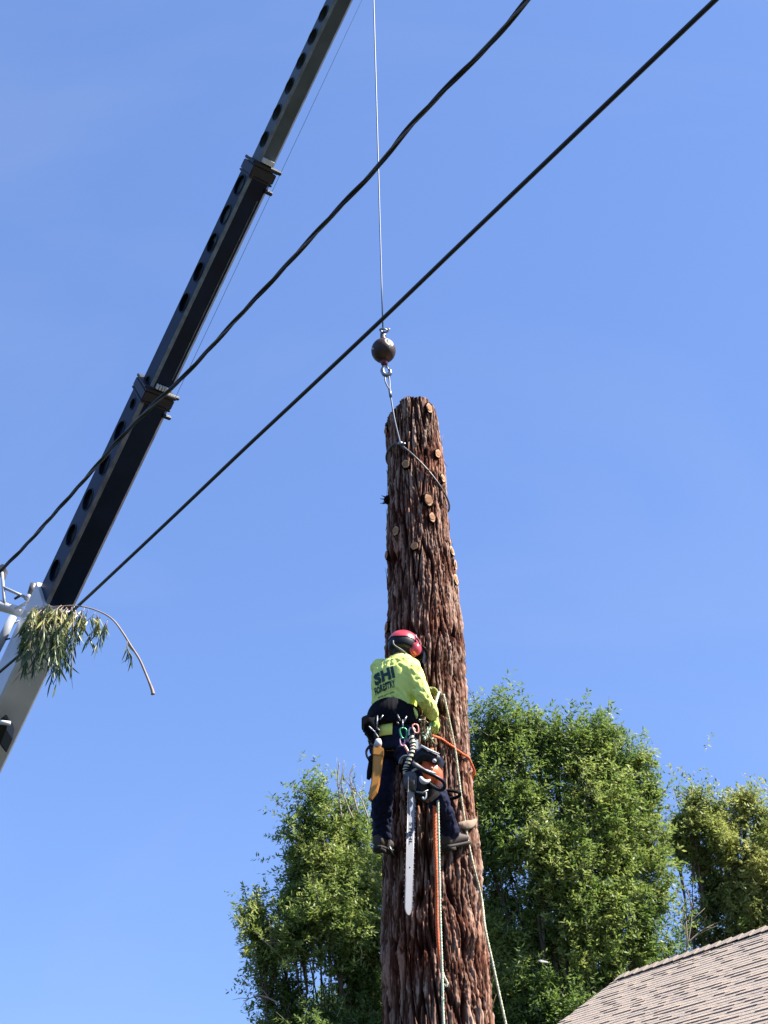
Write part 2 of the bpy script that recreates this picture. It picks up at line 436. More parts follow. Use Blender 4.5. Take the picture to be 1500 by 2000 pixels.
# knots swelling round the stubs, and the sloped shoulder of the top cut
stubs = [(835, 799, 8, 11), (755, 842, 6, 10), (793, 908, 9, 10), (851, 888, 6, 10), (860, 936, 6, 10), (834, 979, 10, 12), (841, 1013, 9, 11), (776, 1038, 9, 10),
         (809, 1069, 10, 9), (760, 1085, 6, 9), (879, 1077, 6, 11), (885, 1104, 5, 10), (886, 1133, 5, 12), (760, 1226, 6, 9)]
def swell(q, n, rad, gain, R):
    a0 = math.atan2(n.y, n.x)
    da = (ang - a0 + np.pi) % (2 * np.pi) - np.pi
    d2 = (da * RR) ** 2 + ((ZZ - q.z) * 0.7) ** 2
    return R + gain * np.exp(-d2 / (2 * rad * rad))
sp = []
for (x, y, a, b) in stubs:
    q, n = on_trunk(x, y); sp.append((q, n, b * 0.0050)); R = swell(q, n, 0.055, 0.012, R)
qk, nk = on_trunk(912, 1830); R = swell(qk, nk, 0.07, 0.045, R); R = swell(qk + Vector((0, 0, -0.12)), nk, 0.05, -0.05, R)
qk, nk = on_trunk(905, 1255); R = swell(qk, nk, 0.16, 0.030, R)
X = np.interp(ZZ, tz, tx) + R * np.cos(ang); Y = TY + R * np.sin(ang)
cutz = TOPZ - 0.03 - np.clip(-(np.cos(ang)) - 0.30, 0, 1) * 0.20 - np.clip(np.cos(ang) - 0.55, 0, 1) * 0.10 + 0.007 * perlin(TH * 60, ZZ * 0 + .5, 60, 31) + 0.004 * perlin(TH * 130, ZZ * 0 + .5, 130, 32)
Z = np.minimum(ZZ, cutz)
V = np.stack([X, Y, Z], -1).reshape(-1, 3)
nr = len(zr)
i = np.arange(nr - 1)[:, None] * NC; k = np.arange(NC)[None, :]; k1 = (k + 1) % NC
Q = np.stack([i + k, i + k1, i + NC + k1, i + NC + k], -1).reshape(-1, 4)
top = len(V)
trunk = thing('redwood_trunk', 'tall limbless redwood trunk with shaggy reddish bark and pale branch cuts, climber clinging to it', 'tree trunk', (trunk_x(0), TY, 0))
bark = obj('bark', np_mesh('bark', V, Q, True, {'crest': crest.ravel()}), MT['bark'], trunk)
tv = [Vector(V[-NC + j]) for j in range(NC)]
tc_ = sum(tv, Vector()) / NC
tm = MB(); tm.add([tc_] + tv, [(0, j + 1, (j + 1) % NC + 1) for j in range(NC)])
obj('top_cut', tm.mesh('top_cut'), MT['cut'], trunk)
for (q, n, r) in sp:
    t = Vector((0, 0, 1)); s_ = n.cross(t)
    ax = (n + Vector((0, 0, random.uniform(-.1, .12))) + s_ * random.uniform(-.15, .15)).normalized()
    m = MB(); L = random.uniform(0.012, 0.026)
    u = s_.normalized(); w = ax.cross(u)
    rings = []; ov = random.uniform(.60, .78); r *= random.uniform(.92, 1.15)
    for t_, k_ in ((-.06, 1.16), (0.0, 1.13), (L * .6, 1.06), (L, 1.0)):
        rings.append([q + ax * t_ + (u * math.cos(a) * ov + w * math.sin(a)) * r * k_ * (1 + 0.10 * math.sin(2 * a + q.z * 31) + 0.06 * math.sin(5 * a + q.z * 9)) for a in [2 * math.pi * j / 18 for j in range(18)]])
    m.loft(rings)
    st = obj('branch_stub', m, MT['bark'], trunk)
    f = MB(); f.loft([[c + (c - (q + ax * L)) * -0.12 for c in rings[-1]], [c + ax * 0.004 + (c - (q + ax * L)) * -0.16 for c in rings[-1]]])
    fc = obj('cut_face', f.mesh('cut_face'), MT['cut'], st)
    f = MB(); c0 = q + ax * (L + 0.004)
    f.tube([c0, c0 + ax * 0.003], r * 0.50, 12)
    obj('heart_ring', f.mesh('heart_ring'), MT['heart'], st)
# broken snag on the left edge
q, n = on_trunk(757, 976)
m = MB(); m.tube([q - n * .05, q + n * .015, q + n * .035], [.050, .040, .022], 9)
for j in range(6):
    a = Vector((random.uniform(-.02, .02), random.uniform(-.02, .02), random.uniform(-.03, .03)))
    m.tube([q + n * .01 + a, q + n * .045 + a * 1.5], [.007, .002], 4)
obj('broken_snag', m, MT['bark'], trunk)
# loose fibres and peeling strips of bark
m = MB()
for j in range(300):
    z = random.uniform(3.0, TOPZ - .12); a = random.uniform(0, 2 * math.pi)
    n = Vector((math.cos(a), math.sin(a), 0)); tv_ = Vector((-n.y, n.x, 0)); r = trunk_r(z)
    p = Vector((trunk_x(z), TY, z)) + n * (r + 0.002)
    L = random.uniform(.05, .22); lift = random.uniform(.004, .020) if random.random() < .85 else random.uniform(.02, .045)
    wd = random.uniform(.003, .010); sgn = random.choice((-1, 1)); sl = random.uniform(-.15, .15)
    pts = [p, p + Vector((0, 0, sgn * L * .5)) + tv_ * sl * L * .5 + n * lift * .25, p + Vector((0, 0, sgn * L)) + tv_ * sl * L + n * lift]
    m.tube(pts, [(wd, .003), (wd, .0025), (wd * .3, .001)], 4, flat=tv_)
ob = obj('bark_fibres', m, MT['bark'], trunk); ob['kind'] = 'stuff'
a = ob.data.attributes.new('crest', 'FLOAT', 'POINT'); a.data.foreach_set('value', rng.uniform(.45, 1.0, len(ob.data.vertices)).astype(np.float32))

m = MB()
pts = [on_trunk(x, y, o_)[0] for x, y, o_ in ((890, 1611, .01), (900, 1614, .03), (912, 1611, .035), (926, 1601, .02))]
m.tube(spline(pts, 5), [(.004, .012), (.006, .018), (.007, .022), (.008, .026), (.009, .030), (.010, .032), (.010, .034), (.010, .034), (.010, .033), (.009, .031), (.009, .028), (.008, .025), (.007, .022), (.006, .018), (.004, .012), (.002, .006)], 8, flat=Vector((0, -1, 0)))
obj('peeled_strip', m, MT['peel'], trunk)

# ================================================================== THE CRANE
TIP, BASE0 = PY(724.5, -130, 9.5), PY(-259, 1950, 20.0)
D = (TIP - BASE0).normalized()
PIV = BASE0 + (-D) * ((BASE0.z - 2.6) / D.z)
SIDE = Vector((0, 0, 1)).cross(D).normalized()          # across the boom
if SIDE.x > 0: SIDE = -SIDE                              # towards the left face we see
DN = D.cross(SIDE).normalized()
if DN.z > 0: DN = -DN                                    # towards the underside
LEN = (TIP - PIV).length
def boom_at(py, off=Vector((0, 0, 0))):
    a, b = 0.0, LEN
    for _ in range(50):
        c = (a + b) / 2
        if proj(PIV + D * c + off)[1] > py: a = c
        else: b = c
    return a
crane = thing('crane_boom', 'long black telescopic crane boom with round side holes and white base rising across the left', 'crane', (PIV.x, PIV.y, 0))
def section(name, s0, s1, w, hh, ch, m_face, m_edge, holes, hr):
    """chamfered box tube along the boom; left side face is cut with round holes"""
    c = [(-w, -hh + ch), (-w + ch, -hh), (w - ch, -hh), (w, -hh + ch), (w, hh - ch), (w - ch, hh), (-w + ch, hh), (-w, hh - ch)]
    # coordinates: a along SIDE (positive is the seen left), b along DN (positive is the underside)
    def pt(s, a, b): return PIV + D * s + SIDE * a + DN * b
    par = None
    body = MB(); edge = MB()
    for j in range(8):
        p, q_ = c[j], c[(j + 1) % 8]
        if p[0] == w and q_[0] == w: continue
        vs = [pt(s0, *p), pt(s1, *p), pt(s1, *q_), pt(s0, *q_)]
        (edge if (p[0] != q_[0] and p[1] != q_[1]) else body).add(vs, [(0, 1, 2, 3)])
    for s in (s0, s1):
        body.add([pt(s, *p) for p in c], [tuple(range(8))])
    # seen side with holes
    b0, b1 = -hh + ch, hh - ch
    hs = sorted(holes); N = 28; cur = s0
    for hp, hk in hs:
        r = hr * hk
        e0, e1 = hp - r * 1.25, hp + r * 1.25
        body.add([pt(cur, w, b0), pt(e0, w, b0), pt(e0, w, b1), pt(cur, w, b1)], [(0, 1, 2, 3)])
        outer, inner, deep = [], [], []
        for t in range(N):
            an = 2 * math.pi * t / N + math.pi / N; cx, cy = math.cos(an), math.sin(an)
            k_ = min((r * 1.25) / max(abs(cx), 1e-6), ((b1 - b0) / 2) / max(abs(cy), 1e-6))
            outer.append([hp + cx * k_, (b0 + b1) / 2 + cy * k_])
            inner.append((hp + cx * r, (b0 + b1) / 2 + cy * r))
        for cs, cb in ((e0, b0), (e0, b1), (e1, b0), (e1, b1)):
            jn = min(range(N), key=lambda t: (outer[t][0] - cs) ** 2 + (outer[t][1] - cb) ** 2); outer[jn] = [cs, cb]
        vs = [pt(a, w, b) for a, b in outer] + [pt(a, w, b) for a, b in inner] + [pt(a, w - 0.06, b) for a, b in inner]
        body.add(vs, [(t, (t + 1) % N, N + (t + 1) % N, N + t) for t in range(N)] + [(N + t, N + (t + 1) % N, 2 * N + (t + 1) % N, 2 * N + t) for t in range(N)])
        cur = e1
    body.add([pt(cur, w, b0), pt(s1, w, b0), pt(s1, w, b1), pt(cur, w, b1)], [(0, 1, 2, 3)])
    par = obj(name, body.mesh(name), m_face, crane)
    obj('corner_edge', edge.mesh('corner_edge'), m_edge, par)
    for hp, hk in hs:
        r = hr * hk
        mm = MB(); mm.add([pt(hp + math.cos(2 * math.pi * t / 24) * r * .99, w - 0.05, (b0 + b1) / 2 + math.sin(2 * math.pi * t / 24) * r * .99) for t in range(24)], [tuple(range(24))])
        mm.torus(pt(hp, w + 0.002, (b0 + b1) / 2), r * 1.02, 0.008, D, DN, 24, 6)
        obj('side_hole', mm, MT['hole'], par)
    return par
def hole_list(pys, k=1.0, off=0.16): return [(boom_at(y, SIDE * off), k) for y in pys]
s_base1 = boom_at(1168); s_c1 = boom_at(768); s_c2 = boom_at(335)
base = section('base_section', 0.0, s_base1, .235, .325, .032, MT['white_paint'], MT['white_paint'], [], .1)
W1, H1, W2, H2, W3, H3 = .188, .262, .144, .204, .106, .150
sec1 = section('lower_boom_section', s_base1 - 1.0, s_c1 + .05, W1, H1, .042, MT['black_paint'], MT['edge_rust'], hole_list((845, 908, 977, 1046, 1115)) + hole_list((790,), .5), .150)
sec2 = section('middle_boom_section', s_c1 - 1.0, s_c2 + .05, W2, H2, .036, MT['black_paint'], MT['edge_paint'], hole_list((360, 418, 473, 530, 590)) + hole_list((742,), .45), .128)
sec3 = section('upper_boom_section', s_c2 - 1.0, LEN - .1, W3, H3, .030, MT['slate_sheen'], MT['edge_paint'], hole_list((-80, -28, 22, 67, 115, 163, 215, 268)), .098)
for (s, w, hh) in ((s_c1, W1, H1), (s_c2, W2, H2)):
    cm = MB(); o = PIV + D * s
    for sg, L, k in ((0.0, .06, 1.02), (0.09, .02, 1.05), (-0.08, .015, 1.03)):
        cm.box(o + D * sg, D * L, SIDE * (w * k + .012), DN * (hh * k))
    cm.tube([o - SIDE * (w + .07) + D * .1 + DN * hh * .8, o + SIDE * (w + .03) + D * .1 + DN * hh * .8], .028, 10)
    cm.tube([o - SIDE * (w + .06) - D * .16 + DN * hh * 1.02, o - SIDE * (w - .05) - D * .16 + DN * hh * 1.02], .03, 10)
    col_ = obj('boom_collar', cm.mesh('boom_collar', .008), MT['collar'], crane)
    b = MB()
    for j in range(5):
        b.box(o + D * .16 + DN * (hh * .80) + SIDE * (-.4 + .2 * j) * w, D * .03, SIDE * random.uniform(.010, .02), DN * .05)
    obj('wear_pad', b.mesh('wear_pad', .003), MT['pale_grey'], col_)
# line of weld stitches and the thin sensor cord under the boom
m = MB()
for j in range(230):
    s = s_c1 + .3 + (s_c2 - s_c1 - .6) * j / 230
    m.ball(PIV + D * s - SIDE * (W2 * .52) + DN * (H2 + .002), .007, .007, .005, 6, 4)
o_ = obj('weld_stitches', m, MT['edge_paint'], sec2); o_['kind'] = 'stuff'
m = MB(); m.tube([PIV + D * (s_c1 + .1) - SIDE * (W2 + .06) + DN * (H2 + .02), PIV + D * (LEN + .3) - SIDE * (W3 + .08) + DN * (H3)], .0025, 6)
obj('sensor_cord', m, MT['wire'], crane)
# boom head with sheave, just above the picture
m = MB()
for sx in (-1, 1): m.box(TIP + D * .15 + SIDE * sx * .15 + DN * .05, D * .35, SIDE * .015, DN * .24)
obj('boom_head', m.mesh('boom_head', .01), MT['red_paint'], crane)
m = MB(); HOOKX = PY(749, 685, 9.5)
shc = Vector((HOOKX.x, 9.5, TIP.z + .1)) ; m.torus(shc + Vector((.0, .16, 0)), .16, .03, Vector((0, 1, 0)), Vector((0, 0, 1)), 28, 8)
obj('sheave', m, MT['dark_grey'], crane)
# turntable out of the picture
m = MB(); m.box(PIV - Vector((0, 0, 1.3)), Vector((.7, 0, 0)), Vector((0, .9, 0)), Vector((0, 0, 1.3)))
obj('turntable', m.mesh('turntable', .05), MT['white_paint'], crane)
# stowed jib hardware at the left edge, fixed to the white base section
def BP(px, py, dy=0.0):
    """pixel -> point in the upright plane of the boom's seen side"""
    d = ray(px, py); pl_o = PIV + SIDE * .36; t = (pl_o - CAM).dot(SIDE) / d.dot(SIDE) if abs(d.dot(SIDE)) > 1e-6 else 20
    return PY(px, py, min(24, max(16, (PIV + D * boom_at(py)).y)) + dy)
jib = obj('jib_bracket', MB().tube([BP(-70, 1165), BP(0, 1183), BP(30, 1192), BP(62, 1205)], [.075, .075, .07, .05], 12), MT['white_paint'], crane)
def jt(pts, r, mm='white_paint', nm='jib_tube', n=8):
    return obj(nm, MB().tube([BP(x, y, -.05) for x, y in pts], r, n), MT[mm], jib)
jt([(4, 1118), (8, 1168), (10, 1185)], .022, 'grey_paint')
jt([(6, 1147), (48, 1166)], .022, 'grey_paint')
jt([(30, 1190), (80, 1162)], .024)
jt([(88, 1152), (62, 1202), (30, 1275), (0, 1335), (-25, 1385)], .038, 'white_paint', 'edge_rail')
jt([(26, 1205), (8, 1240), (-10, 1275)], .06, 'grey_paint', 'cylinder_rod', 12)
jt([(14, 1222), (50, 1208)], .014)
jt([(55, 1168), (63, 1198)], .015, 'grey_paint')
jt([(28, 1170), (42, 1162)], .018, 'collar')
jt([(0, 1252), (20, 1247)], .012, 'collar', 'hose')
obj('jib_pin', MB().tube([BP(58, 1160, -.1), BP(66, 1141, -.1)], [.035, .05], 12), MT['dark_grey'], jib)
obj('jib_pin', MB().tube([BP(50, 1172, -.1), BP(58, 1160, -.1)], [.03, .03], 12), MT['grey_paint'], jib)
obj('sheave_bracket', MB().prism([BP(-4, 1120), BP(-2, 1104), BP(6, 1100), BP(12, 1110), BP(6, 1126)], Vector((0, .12, 0))).mesh('sheave_bracket', .01), MT['dark_grey'], jib)
obj('end_bracket', MB().prism([BP(82, 1162, -.1), BP(90, 1140, -.1), BP(97, 1146, -.1), BP(92, 1160, -.1)], Vector((0, .15, 0))).mesh('end_bracket', .012), MT['red_paint'], jib)
obj('end_cap', MB().prism([BP(89, 1141, -.12), BP(92, 1135, -.12), BP(98, 1139, -.12), BP(97, 1145, -.12)], Vector((0, .12, 0))).mesh('end_cap', .008), MT['white_paint'], jib)
q0 = [BP(-10, 1440, -.6), BP(2, 1402, -.6), BP(12, 1394, -.6), BP(16, 1402, -.6), BP(12, 1424, -.6), BP(0, 1452, -.6)]
lug = obj('boom_lug', MB().prism(q0, Vector((0, .35, 0))).mesh('boom_lug', .01), MT['collar'], crane)
obj('lug_pin', MB().tube([BP(-4, 1410, -.7), BP(20, 1413, -.7)], .03, 10), MT['pale_grey'], lug)

# ================================================================== HOIST LINE, BALL, SLING
hb = HOOKX
ball = thing('overhaul_ball', 'dark iron headache ball with pale ring mark and hook hanging above the cut trunk top', 'crane hook', hb)
k = mpp(hb)
obj('ball', MB().ball(hb, 24 * k, 24 * k, 26 * k, 32, 20), MT['ball'], ball)
# pale painted mark: a broad ring with a tail and a dot
def on_ball(a, e, r=1.004):
    return hb + Vector((math.sin(a) * math.cos(e) * 24 * k, -math.cos(a) * math.cos(e) * 24 * k, math.sin(e) * 26 * k)) * r
m = MB(); ca, ce = .55, .28
N = 30
def ring(r0, r1, a0, a1, cx, cy):
    o_, i_ = [], []
    for t in range(N + 1):
        an = a0 + (a1 - a0) * t / N
        o_.append(on_ball(cx + math.cos(an) * r1, cy + math.sin(an) * r1)); i_.append(on_ball(cx + math.cos(an) * r0, cy + math.sin(an) * r0))
    m.add(o_ + i_, [(t, t + 1, N + 2 + t, N + 1 + t) for t in range(N)])
ring(.27, .42, -1.1, 4.6, ca, ce); ring(0.0, .12, 0, 6.283, ca, ce)
m.add([on_ball(ca - .12, ce - .32), on_ball(ca + .06, ce - .40), on_ball(ca + .02, ce - .62)], [(0, 1, 2)])
obj('ring_mark', m, MT['ball_mark'], ball)
m = MB(); ring(.28, .40, 2.0, 4.4, -.85, .12)
obj('arc_mark', m, MT['ball_mark'], ball)
m = MB(); u0 = hb + Vector((0, 0, 25 * k))
m.tube([u0, u0 + Vector((0, 0, 6 * k)), u0 + Vector((0, 0, 9 * k)), u0 + Vector((0, 0, 20 * k))], [7 * k, 6 * k, 4.5 * k, 5.5 * k], 12)
m.box(u0 + Vector((0, 0, 13 * k)), Vector((5.5 * k, 0, 0)), Vector((0, 3 * k, 0)), Vector((0, 0, 3 * k)))
sw = obj('swivel', m, MT['dark_grey'], ball)
m = MB(); m.torus(u0 + Vector((2 * k, 0, 26 * k)), 8 * k, 1.8 * k, Vector((1, .1, -.12)), Vector((0, 1, .3)), 24, 8)
m.tube([u0 + Vector((9 * k, 0, 25 * k)), u0 + Vector((13 * k, 0, 29 * k)), u0 + Vector((9 * k, 0, 31 * k)), u0 + Vector((6 * k, 0, 29 * k))], 1.8 * k, 8)
obj('wedge_socket_ring', m, MT['steel'], sw)
m = MB(); d0 = hb - Vector((0, 0, 25 * k))
m.tube([d0 + Vector((0, 0, 2 * k)), d0 - Vector((-1 * k, 0, 6 * k)), d0 - Vector((-2 * k, 0, 13 * k))], [8 * k, 7 * k, 5 * k], 12)
obj('hook_shank', m, MT['maroon'], ball)
hc = d0 + Vector((5 * k, 0, -24 * k))
m = MB(); pts = [d0 + Vector((2 * k, 0, -12 * k)), hc + Vector((-6 * k, 0, 7 * k)), hc + Vector((-8 * k, 0, -1 * k)), hc + Vector((-5 * k, 0, -9 * k)), hc + Vector((1 * k, 0, -12 * k)), hc + Vector((6 * k, 0, -8 * k)), hc + Vector((7 * k, 0, -1 * k)), hc + Vector((4 * k, 0, 2 * k))]
m.tube(spline(pts, 5), [4 * k] * 8 + [4.2 * k] * 20 + [2.5 * k] * 8, 10)
hk = obj('hook', m, MT['steel'], ball)
m = MB(); m.tube([d0 + Vector((4 * k, 0, -13 * k)), hc + Vector((6 * k, 0, 0))], [1.6 * k, 1.4 * k], 6)
obj('safety_latch', m, MT['steel'], hk)
# hoist cable
m = MB(); za, zb = u0.z + 27 * k, TIP.z + .1
m.tube([Vector((hb.x, hb.y, z)) for z in np.linspace(za, zb, 12)], .0068, 10)
tag(obj('hoist_cable', m, MT['wire']), 'thin steel hoist cable running straight down from the boom tip to the ball', 'cable')
# choker sling
sl = thing('choker_sling', 'grey wire choker sling looped from the hook and cinched round the trunk top', 'sling', PY(757, 740, 9.45))
eye_t = hc + Vector((0, 0, -10 * k)); eye_b = PY(761, 762, 9.42)
m = MB()
m.tube(spline([eye_b, eye_b.lerp(eye_t, .55) + Vector((-5 * k, 0, 0)), eye_t + Vector((-2 * k, .01, 2 * k)), eye_t + Vector((2.5 * k, .01, 2 * k)), eye_b.lerp(eye_t, .55) + Vector((3 * k, 0, 0)), eye_b], 8), .007, 8)
obj('sling_eye', m, MT['wire'], sl)
obj('ferrule', MB().tube([eye_b + Vector((0, 0, .01)), eye_b.lerp(PY(763, 775, 9.4), 1.0)], .013, 10), MT['steel'], sl)
s2, _ = on_trunk(784, 868, .02)
m = MB(); sa = PY(763, 773, 9.42); m.tube(spline([sa, sa.lerp(s2, .5) + Vector((-.008, -.01, -.006)), s2], 8), .0075, 8)
obj('sling_leg', m, MT['wire'], sl)
m = MB(); m.ball(s2, .022, .018, .022, 12, 8); m.ball(s2 + Vector((.03, -.005, -.012)), .02, .015, .014, 10, 8)
obj('choker_slider', m, MT['steel'], sl)
# cinched loop falling round the trunk to the right
m = MB(); pts = []
a_s = math.atan2(s2.y - TY, s2.x - trunk_x(s2.z)); q9, n9 = on_trunk(872, 962)
for j in range(60):
    t = j / 59; a = a_s + t * 2 * math.pi; c = math.cos(a)
    xo = trunk_r(s2.z) * math.cos(a) + trunk_x(s2.z) - s2.x
    z = s2.z - 1.28 * max(xo, -.03) - .06 * math.sin(math.pi * t)
    r = trunk_r(z) + .012
    pts.append(Vector((trunk_x(z) + r * math.cos(a), TY + r * math.sin(a), z)))
m.tube(pts, .0085, 8)
obj('sling_loop', m, MT['dark_grey'], sl)

# ================================================================== OVERHEAD CABLES
def extend(p, a, b):
    d0_, d1_ = (p[0] - p[3]).normalized(), (p[-1] - p[-4]).normalized()
    return [p[0] + d0_ * a + Vector((0, 0, .02 * a))] + p + [p[-1] + d1_ * b + Vector((0, 0, .03 * b))]
c1 = [(1090, -68), (1030, 0), (964, 78), (905, 138), (845, 200), (790, 260), (738, 325), (684, 383), (628, 443), (571, 505), (519, 562), (468, 617), (410, 680), (352, 742), (298, 792), (240, 850), (190, 908), (140, 965), (75, 1038), (10, 1106), (-60, 1172)]
p1 = extend(spline([PZ(x, y, 7.5) for x, y in c1], 14), 14, 16)
cb1 = thing('overhead_service_cable', 'upper overhead cable, twisted black bundle crossing the hoist line above the ball', 'power line', p1[len(p1) // 2])
ang_, acc = [], 0.0
for j, p in enumerate(p1):
    if j: acc += (p - p1[j - 1]).length
    ang_.append(acc * 6.0)
for s, (mm, rr) in enumerate((('pvc', .0090), ('pvc', .0090), ('alu', .0065))):
    pts = []
    for j, p in enumerate(p1):
        t = (p1[min(j + 1, len(p1) - 1)] - p1[max(j - 1, 0)]).normalized(); u = t.cross(Vector((0, 0, 1))).normalized(); w = t.cross(u)
        a = ang_[j] + s * 2.094
        pts.append(p + u * math.cos(a) * .0090 + w * math.sin(a) * .0090)
    obj('conductor', MB().tube(pts, rr, 8), MT[mm], cb1)
c2 = [(1500, -98), (1397, 0), (1240, 150), (1070, 313), (905, 471), (745, 625), (600, 762), (475, 879), (350, 998), (245, 1097), (145, 1190), (70, 1253), (0, 1312), (-70, 1372)]
p2 = extend(spline([PZ(x, y, 6.6) for x, y in c2], 8), 14, 16)
tag(obj('overhead_cable', MB().tube(p2, .0125, 10), MT['pvc']), 'lower overhead cable, single straight black line passing in front of the ball', 'power line')

# ================================================================== BRANCH CAUGHT ON THE CABLE
hang = PZ(146, 1189, 6.6)
YB = hang.y - .05
br = thing('hanging_branch', 'cut leafy branch with drooping narrow leaves caught over the lower cable by the crane base', 'branch', hang)
stem = [(92, 1186), (120, 1184), (146, 1183), (172, 1187), (200, 1197), (222, 1212), (240, 1236), (256, 1262), (272, 1287), (284, 1314), (296, 1344), (299, 1356)]
sp_ = [PY(x, y, YB - .10 + .0006 * abs(x - 150)) for x, y in stem]
ss = spline(sp_, 6)
rad = [.004 + .0065 * (j / len(ss)) for j in range(len(ss))]
for j in range(len(ss) - 9, len(ss)): rad[j] += .006 * (j - len(ss) + 10) / 9
st = obj('stem', MB().tube(ss, rad, 8), MT['stem'], br)
m = MB(); tw_pts = []
def twig(pts, r=.003):
    p = spline([PY(x, y, YB + dy) for x, y, dy in pts], 6)
    m.tube(p, [r * (1 - .6 * j / len(p)) for j in range(len(p))], 5); return p
twigs = []
random.seed(21)
for j in range(30):                                     # the dense hanging mass
    x0 = random.uniform(70, 135); y0 = 1186 + random.uniform(-4, 10)
    x1 = 38 + (x0 - 70) * 1.25 + random.uniform(-12, 14); y1 = random.uniform(1265, 1318) - abs(x1 - 85) * .15
    dy = random.uniform(-.28, .18)
    twigs.append((twig([(x0, y0, dy * .3), (x0 + (x1 - x0) * .3 - 6, y0 + 14, dy * .6), (x0 + (x1 - x0) * .75, y0 + (y1 - y0) * .5, dy), (x1, y1, dy)]), 1.0))
for x0, y0, x1, y1 in ((150, 1184, 112, 1270), (165, 1187, 135, 1262), (172, 1190, 128, 1300), (186, 1197, 122, 1262), (196, 1204, 170, 1250), (210, 1210, 190, 1258), (140, 1186, 140, 1320), (150, 1190, 108, 1340), (160, 1190, 142, 1230), (120, 1190, 100, 1330), (188, 1200, 195, 1235)):
    dy = random.uniform(-.15, .12)
    twigs.append((twig([(x0, y0, -.06), (x0 + (x1 - x0) * .4 + 3, y0 + (y1 - y0) * .35, dy), (x1, y1, dy)]), .55))
twigs.append((twig([(248, 1252, -.05), (250, 1268, -.08), (258, 1284, -.1)]), .35))
twigs.append((twig([(92, 1186, -.05), (96, 1181, -.1), (104, 1200, -.12)]), .8))
obj('twig', m, MT['stem'], st)['kind'] = 'stuff'
def leaf_mesh(nm, L, w):
    v, f_ = [], []
    for j in range(7):
        t = j / 6; ww = w * math.sin(math.pi * min(1, t * .93 + .05)) ** .8
        bend = .18 * L * t * t
        v += [(-ww, bend + ww * .25, -L * t), (0, bend, -L * t), (ww, bend + ww * .25, -L * t)]
    for j in range(6):
        a = j * 3; f_ += [(a, a + 1, a + 4, a + 3), (a + 1, a + 2, a + 5, a + 4)]
    me = bpy.data.meshes.new(nm); me.from_pydata(v, [], f_)
    for p in me.polygons: p.use_smooth = True
    return me
lm = []
for gm in GUM:
    for L, w in ((.13, .0072), (.10, .0062)):
        me = leaf_mesh('narrow_leaf', L, w); me.materials.append(gm); lm.append(me)
leaves = []
for p, dens in twigs:
    n_ = int(46 * dens * (0.6 + random.random() * .6))
    for q_ in range(n_):
        t = .12 + .88 * (q_ + random.random()) / n_
        a = t * (len(p) - 1); i0 = min(int(a), len(p) - 2); c = p[i0].lerp(p[i0 + 1], a - i0)
        leaves.append((c, t))
random.shuffle(leaves)
leaves.sort(key=lambda q_: q_[0].y)
rest = MB()
rest_v, rest_f, rest_m = [], [], []
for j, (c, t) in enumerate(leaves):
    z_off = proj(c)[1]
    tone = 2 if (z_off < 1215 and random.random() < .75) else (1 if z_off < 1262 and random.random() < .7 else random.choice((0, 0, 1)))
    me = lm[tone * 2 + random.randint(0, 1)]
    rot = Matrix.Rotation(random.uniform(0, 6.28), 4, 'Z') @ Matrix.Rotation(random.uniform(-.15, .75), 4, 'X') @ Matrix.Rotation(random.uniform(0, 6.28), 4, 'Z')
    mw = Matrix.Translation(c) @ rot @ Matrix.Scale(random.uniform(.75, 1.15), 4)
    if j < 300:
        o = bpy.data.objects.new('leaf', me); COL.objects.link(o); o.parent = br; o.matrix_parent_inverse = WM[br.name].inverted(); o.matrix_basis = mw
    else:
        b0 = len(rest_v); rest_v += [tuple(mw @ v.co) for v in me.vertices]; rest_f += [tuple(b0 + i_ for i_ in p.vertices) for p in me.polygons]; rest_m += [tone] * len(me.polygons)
if rest_v:
    me = bpy.data.meshes.new('leaf_mass'); me.from_pydata(rest_v, [], rest_f)
    for gm in GUM: me.materials.append(gm)
    me.polygons.foreach_set('material_index', rest_m); me.polygons.foreach_set('use_smooth', [True] * len(rest_f))
    o = obj('leaf_mass', me, None, br); o['kind'] = 'stuff'

